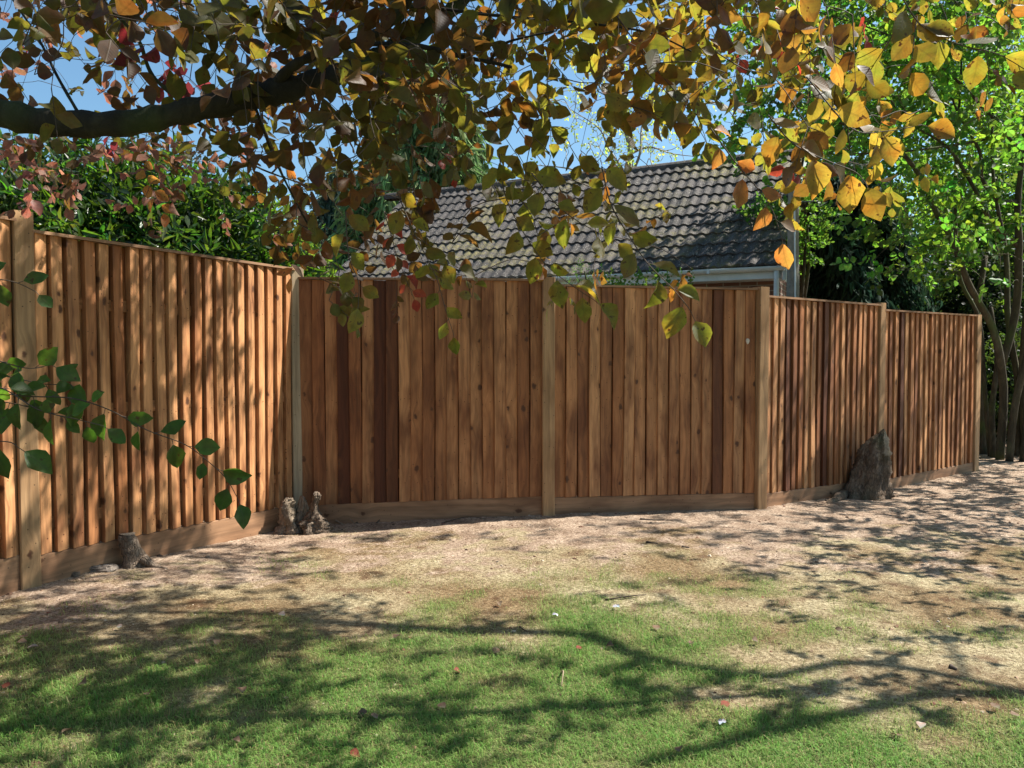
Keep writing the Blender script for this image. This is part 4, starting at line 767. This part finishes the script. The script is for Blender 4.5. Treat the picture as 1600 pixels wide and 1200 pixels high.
# ---------------------------------------------------------------- copper beech
beech = empty('copper_beech', (-3.4, .6, 0)); tag(beech, 'copper beech tree whose dark limb and bronze leaves hang over the garden', 'tree')
limbs = {'limb': [([(-1100, 900, 1.6, 120), (-500, 300, 1.75, 62), (-120, 150, 1.95, 34), (0, 178, 2.02, 30), (100, 193, 2.06, 27), (200, 192, 2.1, 25), (300, 172, 2.14, 24), (400, 150, 2.18, 25), (450, 140, 2.2, 25), (520, 118, 2.24, 20), (580, 95, 2.3, 19), (640, 60, 2.36, 17), (700, 20, 2.42, 15), (760, -40, 2.5, 12), (850, -130, 2.6, 9)]),
                   ([(425, 140, 2.19, 12), (455, 105, 2.15, 10), (500, 84, 2.1, 9), (550, 68, 2.05, 8), (590, 50, 2, 8), (625, 22, 1.96, 8), (650, -20, 1.9, 7), (700, -120, 1.8, 5)])],
         'branch': [([(560, 68, 2.06, 5), (620, 70, 2.08, 6), (670, 75, 2.1, 5.5), (720, 88, 2.12, 5), (770, 98, 2.15, 4), (800, 105, 2.16, 3)]),
                    ([(765, 98, 2.15, 3), (785, 70, 2.12, 2.8), (830, 56, 2.1, 2.2), (870, 48, 2.1, 1.6)]),
                    ([(600, 30, 2, 4), (640, 10, 2, 4), (780, 25, 2, 3), (900, 35, 2, 2.4), (1010, 50, 2, 2), (1080, 80, 2, 1.6)]),
                    ([(300, 172, 2.14, 5), (240, 120, 2.1, 4), (215, 60, 2.05, 3.5), (170, 10, 2, 3), (120, -60, 1.9, 3)]),
                    ([(130, 190, 2.06, 4), (90, 120, 2.1, 3), (60, 60, 2.2, 2.5), (20, 0, 2.3, 2)]),
                    ([(400, 170, 2.18, 3), (430, 250, 2.3, 2.4), (470, 330, 2.4, 2), (500, 380, 2.5, 1.5)]),
                    ([(310, 195, 2.14, 3), (350, 215, 2.6, 2), (400, 260, 3, 2), (480, 290, 3.4, 1.6)])]}
nodes = []
for nm, ls in limbs.items():
    for k, pl in enumerate(ls):
        pts = spline([P(a_, b_, c_) for a_, b_, c_, _ in pl], 7); r_ = np.interp(np.linspace(0, 1, len(pts)), np.linspace(0, 1, len(pl)), [x[3]*x[2]/F*.76 for x in pl])
        m_ = MB(); tube(m_, pts, r_*(1+.09*np.sin(np.arange(len(pts))*1.7)), 16 if nm == 'limb' else 8, (.3, .3, .3), rough=.2, seed=k); m_.build(nm, M_bark, beech, True); nodes += list(pts)
# limbs above the frame (world coordinates, z up from the ground)
def wl(pts, r0, r1, nm='limb', k=0):
    p_ = spline(pts, 8); m_ = MB(); tube(m_, p_, np.linspace(r0, r1, len(p_)), 10, (.3, .3, .3), rough=.1, seed=k); m_.build(nm, M_bark, beech, True); nodes.extend(list(p_))
wl([(-3.4, .6, -.1), (-3.38, .6, 1.2), (-3.4, .65, 2.4), (-3.3, .7, 4.2), (-3.1, .8, 6.5)], .3, .12, 'trunk')
wl([(-3.3, .7, 2.9), (-2.4, 1.2, 2.75), (-1., 1.7, 2.6), (.4, 1.9, 2.65), (1.8, 2, 2.7)], .07, .015)
wl([(-3.3, .7, 3.6), (-2.2, 2.2, 3.75), (-.6, 3.2, 3.7), (1., 3.6, 3.6), (2.6, 3.7, 3.5), (4., 3.9, 3.4)], .09, .015)
wl([(-3.3, .7, 4.4), (-2.2, 3, 4.7), (-1., 4.4, 4.6), (.6, 4.9, 4.4), (2.2, 5, 4.3)], .09, .015)
def shadow_limb(pxs, h, r0, r1, start):   # a high limb whose shadow crosses the lawn there
    pts = [gp(a_, b_)+S*(h/S[2]) for a_, b_ in pxs]; wl([start]+pts[::-1] if start is not None else pts, r0, r1)
HL = 4.9
shadow_limb([(470, 968), (560, 975), (700, 985), (900, 992), (1000, 1027), (1100, 1047), (1206, 1057), (1326, 1035), (1487, 1057), (1620, 1085), (1900, 1150)], HL, .05, .028, None)
shadow_limb([(1000, 1195), (1100, 1172), (1180, 1150), (1330, 1115), (1450, 1085), (1620, 1085)], HL, .03, .055, None)
shadow_limb([(1420, 905), (1455, 960), (1480, 1000), (1510, 1060)], HL, .004, .02, None)
e_ = gp(1900, 1150)+S*(HL/S[2]); wl([(-3.1, .8, 6.2), (-1., .3, 7.2), (2.5, .6, 6.8), e_], .12, .06)
# colours: (reflected, transmitted); shade painted in at left and centre, sunglow at right
def bcol(px, py, D):
    n = len(px); c = np.tile([.045, .042, .013], (n, 1)); t_ = np.where((px < 780)[:, None], [[.22, .185, .022]], [[.37, .32, .035]])
    br = R.rand(n) < np.where(px < 780, .5, .28); c[br] = [.065, .034, .016]; t_[br] = np.where((px < 780)[:, None], [[.22, .11, .022]], [[.4, .2, .03]])[br]
    gd = (px > 1130) & (R.rand(n) < .45); c[gd] = [.08, .058, .018]; t_[gd] = [.52, .34, .04]
    pk = (px < 430) & (D > 3) & (R.rand(n) < .5); c[pk] = [.2, .1, .07]; t_[pk] = [.42, .17, .1]
    red = (R.rand(n) < .016) & (D > 2.7)
    for (a_, b_, r_) in ((622, 400, 32), (645, 470, 22), (40, 65, 25), (60, 150, 20), (240, 60, 22), (175, 22, 20), (1090, 108, 22), (1165, 30, 50), (1190, 120, 28), (1330, 40, 25), (535, 165, 15), (700, 225, 18), (290, 100, 50), (930, 165, 20), (1210, 130, 15)): red = red | ((np.hypot(px-a_, py-b_) < r_*.85) & (D > 1.95) & (R.rand(n) < .6))
    c[red] = [.17, .035, .025]; t_[red] = [.6, .085, .045]; dc = red & (px < 450); c[dc] = [.07, .018, .022]; t_[dc] = [.3, .04, .05]
    v = R.uniform(.7, 1.3, (n, 1)); return c*v, np.clip(t_*v, 0, 1)
BE = ["99999999999999999999999998876665", "99999999999999999999999999876655", "75567889999999988899998887654234", "86577778999999886788998777651123", "44455555999998877567993445554331", "44455557888887666343312124442000", "45555555788774444444000335555000",
      "11012103366663313333300222210000", "00001102455552112222210011000000", "00000000234444303322220000000000", "00000000002222200333012000000000", "00000000000000000000000000000000"]
def bd(px, py):
    if px < 330 and py > 190: return R.uniform(3.6, 5.)
    if px < 420: return R.uniform(1.6, 2.5) if R.rand() < .36 else R.uniform(2.6, 4.8)
    if px > 1120: return R.uniform(1.6, 2.4) if R.rand() < .36 else R.uniform(2.4, 3.8)
    return R.uniform(1.7, 2.5) if R.rand() < .38 else R.uniform(2.5, 4.4)
q_ = cells(BE, -50, lambda D: 5*.26*(.062*F/D)**2, bd); q_[:, 1] -= 14
B = P(q_[:, 0], q_[:, 1], q_[:, 2]); nB = len(B); print('beech', nB)
tw = MB(); grow(tw, nodes, None, B, .0011, .0022, .012, .13, 4)
mb = MB(); dirs = R.normal(size=(nB, 3))*.75+np.array([.15, 0, -.35])
sprig(mb, tw, BEECH, B, dirs, .125, 5, .062, lambda n: bcol(q_[:, 0], q_[:, 1], q_[:, 2]), .55, .45, 1.)
mb.build('crown', M_beech, beech, True); tw.build('twig', M_twig, beech, True)
# hanging sprays and the low green branch
def spray(pl, D, size, cf, step=.04, label=None, amp=1.):
    pts = spline([P(a_, b_, D+(c_[0] if c_ else 0)) for a_, b_, *c_ in pl], 8); tw = MB(); tube(tw, pts, np.linspace(.0017, .0008, len(pts)), 5)
    ln = np.concatenate([[0], np.cumsum(np.linalg.norm(np.diff(pts, axis=0), axis=1))]); n = max(2, int(ln[-1]/step)); mb = MB()
    for k in range(n+1):
        s_ = ln[-1]*k/n; p_ = np.array([np.interp(s_, ln, pts[:, a_]) for a_ in range(3)]); tg = nrmz(np.array([np.interp(min(s_+.02, ln[-1]), ln, pts[:, a_])-np.interp(max(s_-.02, 0), ln, pts[:, a_]) for a_ in range(3)]))
        sd = nrmz(np.cross(tg, [0, -1, 0])); d = tg*(.4 if k < n else 1)+sd*(1 if k % 2 else -1)*(.8 if k < n else .1)*amp+np.array([0, R.normal()*.25, -.55])+R.normal(size=3)*.12
        nn = np.array([R.normal()*.5, -1, R.normal()*.55+.25]); pe = p_+nrmz(d)*.012; z = size*R.uniform(.75, 1.25)
        px_, py_ = proj(p_); c_, t_ = cf(px_, py_)
        leaves(mb, BEECH, pe[None], d[None], nn[None], np.array([z]), c_, t_); tube(tw, np.array([p_, pe]), [.001, .0008], 3, cap=False)
    o = mb.build('leaf_spray', M_beech, beech, True); tw.build('twig', M_twig, o, True)
    if label: o['label'] = label
def cst(c, t_):
    def f(a_, b_): v = R.uniform(.75, 1.25); return np.array([c])*v, np.clip(np.array([t_])*v, 0, 1)
    return f
GOLD = cst((.1, .07, .02), (.62, .38, .045)); OLV = cst((.06, .062, .016), (.42, .37, .035)); GRN = cst((.028, .06, .016), (.13, .25, .022)); ORG = cst((.13, .06, .025), (.75, .32, .06)); REDC = cst((.2, .04, .03), (.65, .11, .05))
spray([(1110, 200), (1150, 255), (1180, 290), (1205, 325), (1222, 372)], 1.7, .058, ORG, label='orange spray hanging over the right end of the roof')
spray([(1200, 180), (1240, 225), (1290, 250), (1335, 268), (1352, 285)], 1.6, .07, GOLD, label='glowing golden spray against the green tree')
spray([(1260, 120), (1330, 200), (1385, 205), (1440, 195)], 1.65, .06, GOLD)
spray([(620, 300), (650, 370), (680, 430), (695, 480), (708, 520)], 2.1, .062, OLV)
spray([(600, 330), (612, 370), (620, 400), (632, 430), (645, 462)], 2.3, .04, REDC, .022, label='small red leaves in front of the roof and fence')
spray([(780, 240), (788, 300), (810, 350), (850, 410), (885, 440), (930, 470)], 1.9, .066, OLV, .035)
spray([(940, 260), (955, 320), (990, 380), (1015, 415), (1050, 450), (1075, 480), (1083, 495)], 1.75, .068, OLV, .04, label='yellow-green spray ending in golden leaves below the gutter')
spray([(540, 330), (545, 400), (560, 440), (560, 475)], 1.9, .06, OLV)
spray([(830, 270), (870, 320), (910, 350), (960, 375)], 1.8, .06, OLV)
spray([(440, 230), (460, 330), (470, 390), (455, 430)], 3.4, .065, ORG)
spray([(960, 20), (1010, 90), (1060, 150), (1100, 215)], 1.8, .065, OLV)
spray([(1400, -20), (1440, 40), (1500, 70), (1560, 85), (1620, 120)], 1.6, .068, OLV)
spray([(230, 200), (225, 260), (240, 300), (255, 330)], 4.2, .075, ORG)
spray([(40, 215), (35, 270), (50, 300), (45, 320)], 4.2, .075, cst((.25, .12, .1), (.5, .18, .12)))
spray([(-200, 560), (-60, 600), (30, 618), (110, 622), (170, 640), (230, 672), (290, 695), (330, 725), (355, 750), (372, 780)], 1.66, .048, GRN, .038, 'low green twig crossing in front of the left fence', 1.)
spray([(-160, 610), (-20, 600), (60, 640), (120, 655), (160, 665)], 1.6, .05, GRN, .034)
spray([(-180, 560), (-60, 575), (20, 590), (70, 600), (110, 600)], 1.7, .048, GRN, .026)
spray([(-180, 640), (-60, 640), (0, 628), (60, 640), (100, 652)], 1.68, .048, GRN, .03)
spray([(-150, 520), (-30, 555), (40, 575), (80, 570)], 1.65, .05, GRN, .033)
spray([(-150, 400), (-40, 430), (20, 440), (55, 455)], 1.7, .052, GRN, .04)
spray([(-120, 690), (-60, 690), (10, 690), (30, 700)], 1.5, .055, GRN, .04)
wl([(-3.38, .6, 1.45), (-2.5, 1.1, 1.4), (-1.9, 1.4, 1.42), tuple(P(-200, 560, 1.62))], .03, .004, 'branch')

# ---- the rest of the crown, above and beside the frame: its leaves throw the dapple
SH = ["99999864100000000000000044444444", "99999862000000000000000044445544", "99999830000000000000000034444544", "99999720000000000000000045455554", "99998541000000000000000045555554", "89988442000000000000000045555554", "67887342000000000000000045555554",
      "46776331000000000000000045555554", "35664221000011111122233366666666", "35544221111111111112233455555555", "78877764321000001001112333445434", "87777655321100000011111112223344", "88888888765432211000000001101245", "99999998754322222221211111223345", "77888887643322333333344544443332", "66777665543333333333333444443332"]
def shade_pts(y0=350):
    out = []; cls = []
    for r_ in range(len(SH)):
        for c_ in range(32):
            f_ = int(SH[r_][c_])/10.
            if not f_: continue
            for _ in range(1):
                px = (c_+.5)*50; py = y0+(r_+.5)*50
                # first thing seen there: a fence bay or the ground
                def hit(px, py):
                    g_ = gp(px, py) if py > 600 else None; best = None if g_ is None or g_[1] < 0 or g_[1] > 14 else g_
                    d_ = ray(px, py)
                    for b_ in (0, 1, 4, 5):
                        a = np.array(FENCE[b_]); e = np.array(FENCE[b_+1]); u = (e-a); L_ = np.hypot(*u); u = u/L_; n_ = np.array([u[1], -u[0]])
                        t_ = np.dot(a, n_)/np.dot(d_[:2], n_); p_ = d_*t_+np.array([0, 0, EYE]); s_ = np.dot(p_[:2]-a, u)
                        if t_ > 0 and 0 < s_ < L_ and -.1 < p_[2] < TOP[b_] and (best is None or p_[1] < best[1]): best = p_; 
                    return best
                h0 = hit(px, py)
                if h0 is None: continue
                # footprint of the cell measured across the sun's rays
                q1, q2 = hit(px+10, py), hit(px, py+10)
                if q1 is None or q2 is None: continue
                ar = abs(np.dot(np.cross((q1-h0)*5, (q2-h0)*5), S)); ar = min(ar, 1.2)
                n = R.poisson(-math.log(max(1-f_, .06))*ar/LEAFA*(1.6 if px < 340 and py < 750 else 1))
                for _k in range(n):
                    p_ = hit(px+R.uniform(-25, 25), py+R.uniform(-25, 25))
                    if p_ is None: continue
                    for h in np.arange(2.2, 9, .25):
                        w_ = p_+S*(h/S[2]); a_, b_ = proj(w_)
                        if b_ < -70 or a_ > 1690 or a_ < -90: break
                    w_ = p_+S*((h+R.rand()*1.5)/S[2]); out.append(w_); cls.append(p_[0] > 2.6 and p_[1] > 5.5)
    return np.array(out), np.array(cls)
LEAFA = 7*.0026*.55
W_, C_ = shade_pts()
ex = []
for (a_, b_, c_) in list(q_[(q_[:, 0] < 1080) & ((q_[:, 2] < 3.) | (q_[:, 0] > 450) & (q_[:, 1] < 150))][::2])+[(a_, 165+R.uniform(-25, 10), 2.15) for a_ in R.uniform(-60, 480, 150)]+[(a_, 110, 2.25) for a_ in R.uniform(480, 620, 40)]:
    p_ = P(a_, b_, c_)
    if R.rand() < .85:
        for h in np.arange(.3, 6, .15):
            w_ = p_+S*(h/S[2]); x_, y_ = proj(w_)
            if y_ < -60: break
        ex.append(p_+S*((h+R.rand()*.9)/S[2])+R.normal(size=3)*.08)
W_ = np.concatenate([W_, ex]); C_ = np.concatenate([C_, np.zeros(len(ex), bool)]); print('shade', len(W_), C_.sum())
Bn = W_[~C_]; tw = MB(); sel_ = R.rand(len(Bn)) < .5; grow(tw, nodes, None, Bn[sel_], .002, .004, .02, .15, 3)
mb = MB(); sprig(mb, None, MIDL, Bn, R.normal(size=(len(Bn), 3))+np.array([0, 0, -.2]), .2, 7, .085, lambda n: bcol(np.full(n, 900.), np.full(n, 0.), np.full(n, 4.)), .6, .3)
mb.build('crown', M_leaf, beech); tw.build('twig', M_twig, beech, True)
mb, tw, nodes = HZB; Bn = W_[C_]; print('hazel shade', len(Bn))
grow(tw, nodes, None, Bn[R.rand(len(Bn)) < .5], .003, .006, .03, .15, 3)
sprig(mb, None, MIDL, Bn, R.normal(size=(len(Bn), 3)), .2, 7, .085, hcf, .6, .3, 1.1)
mb.build('crown', M_leaf, hz); tw.build('twig', M_hbark, hz, True)
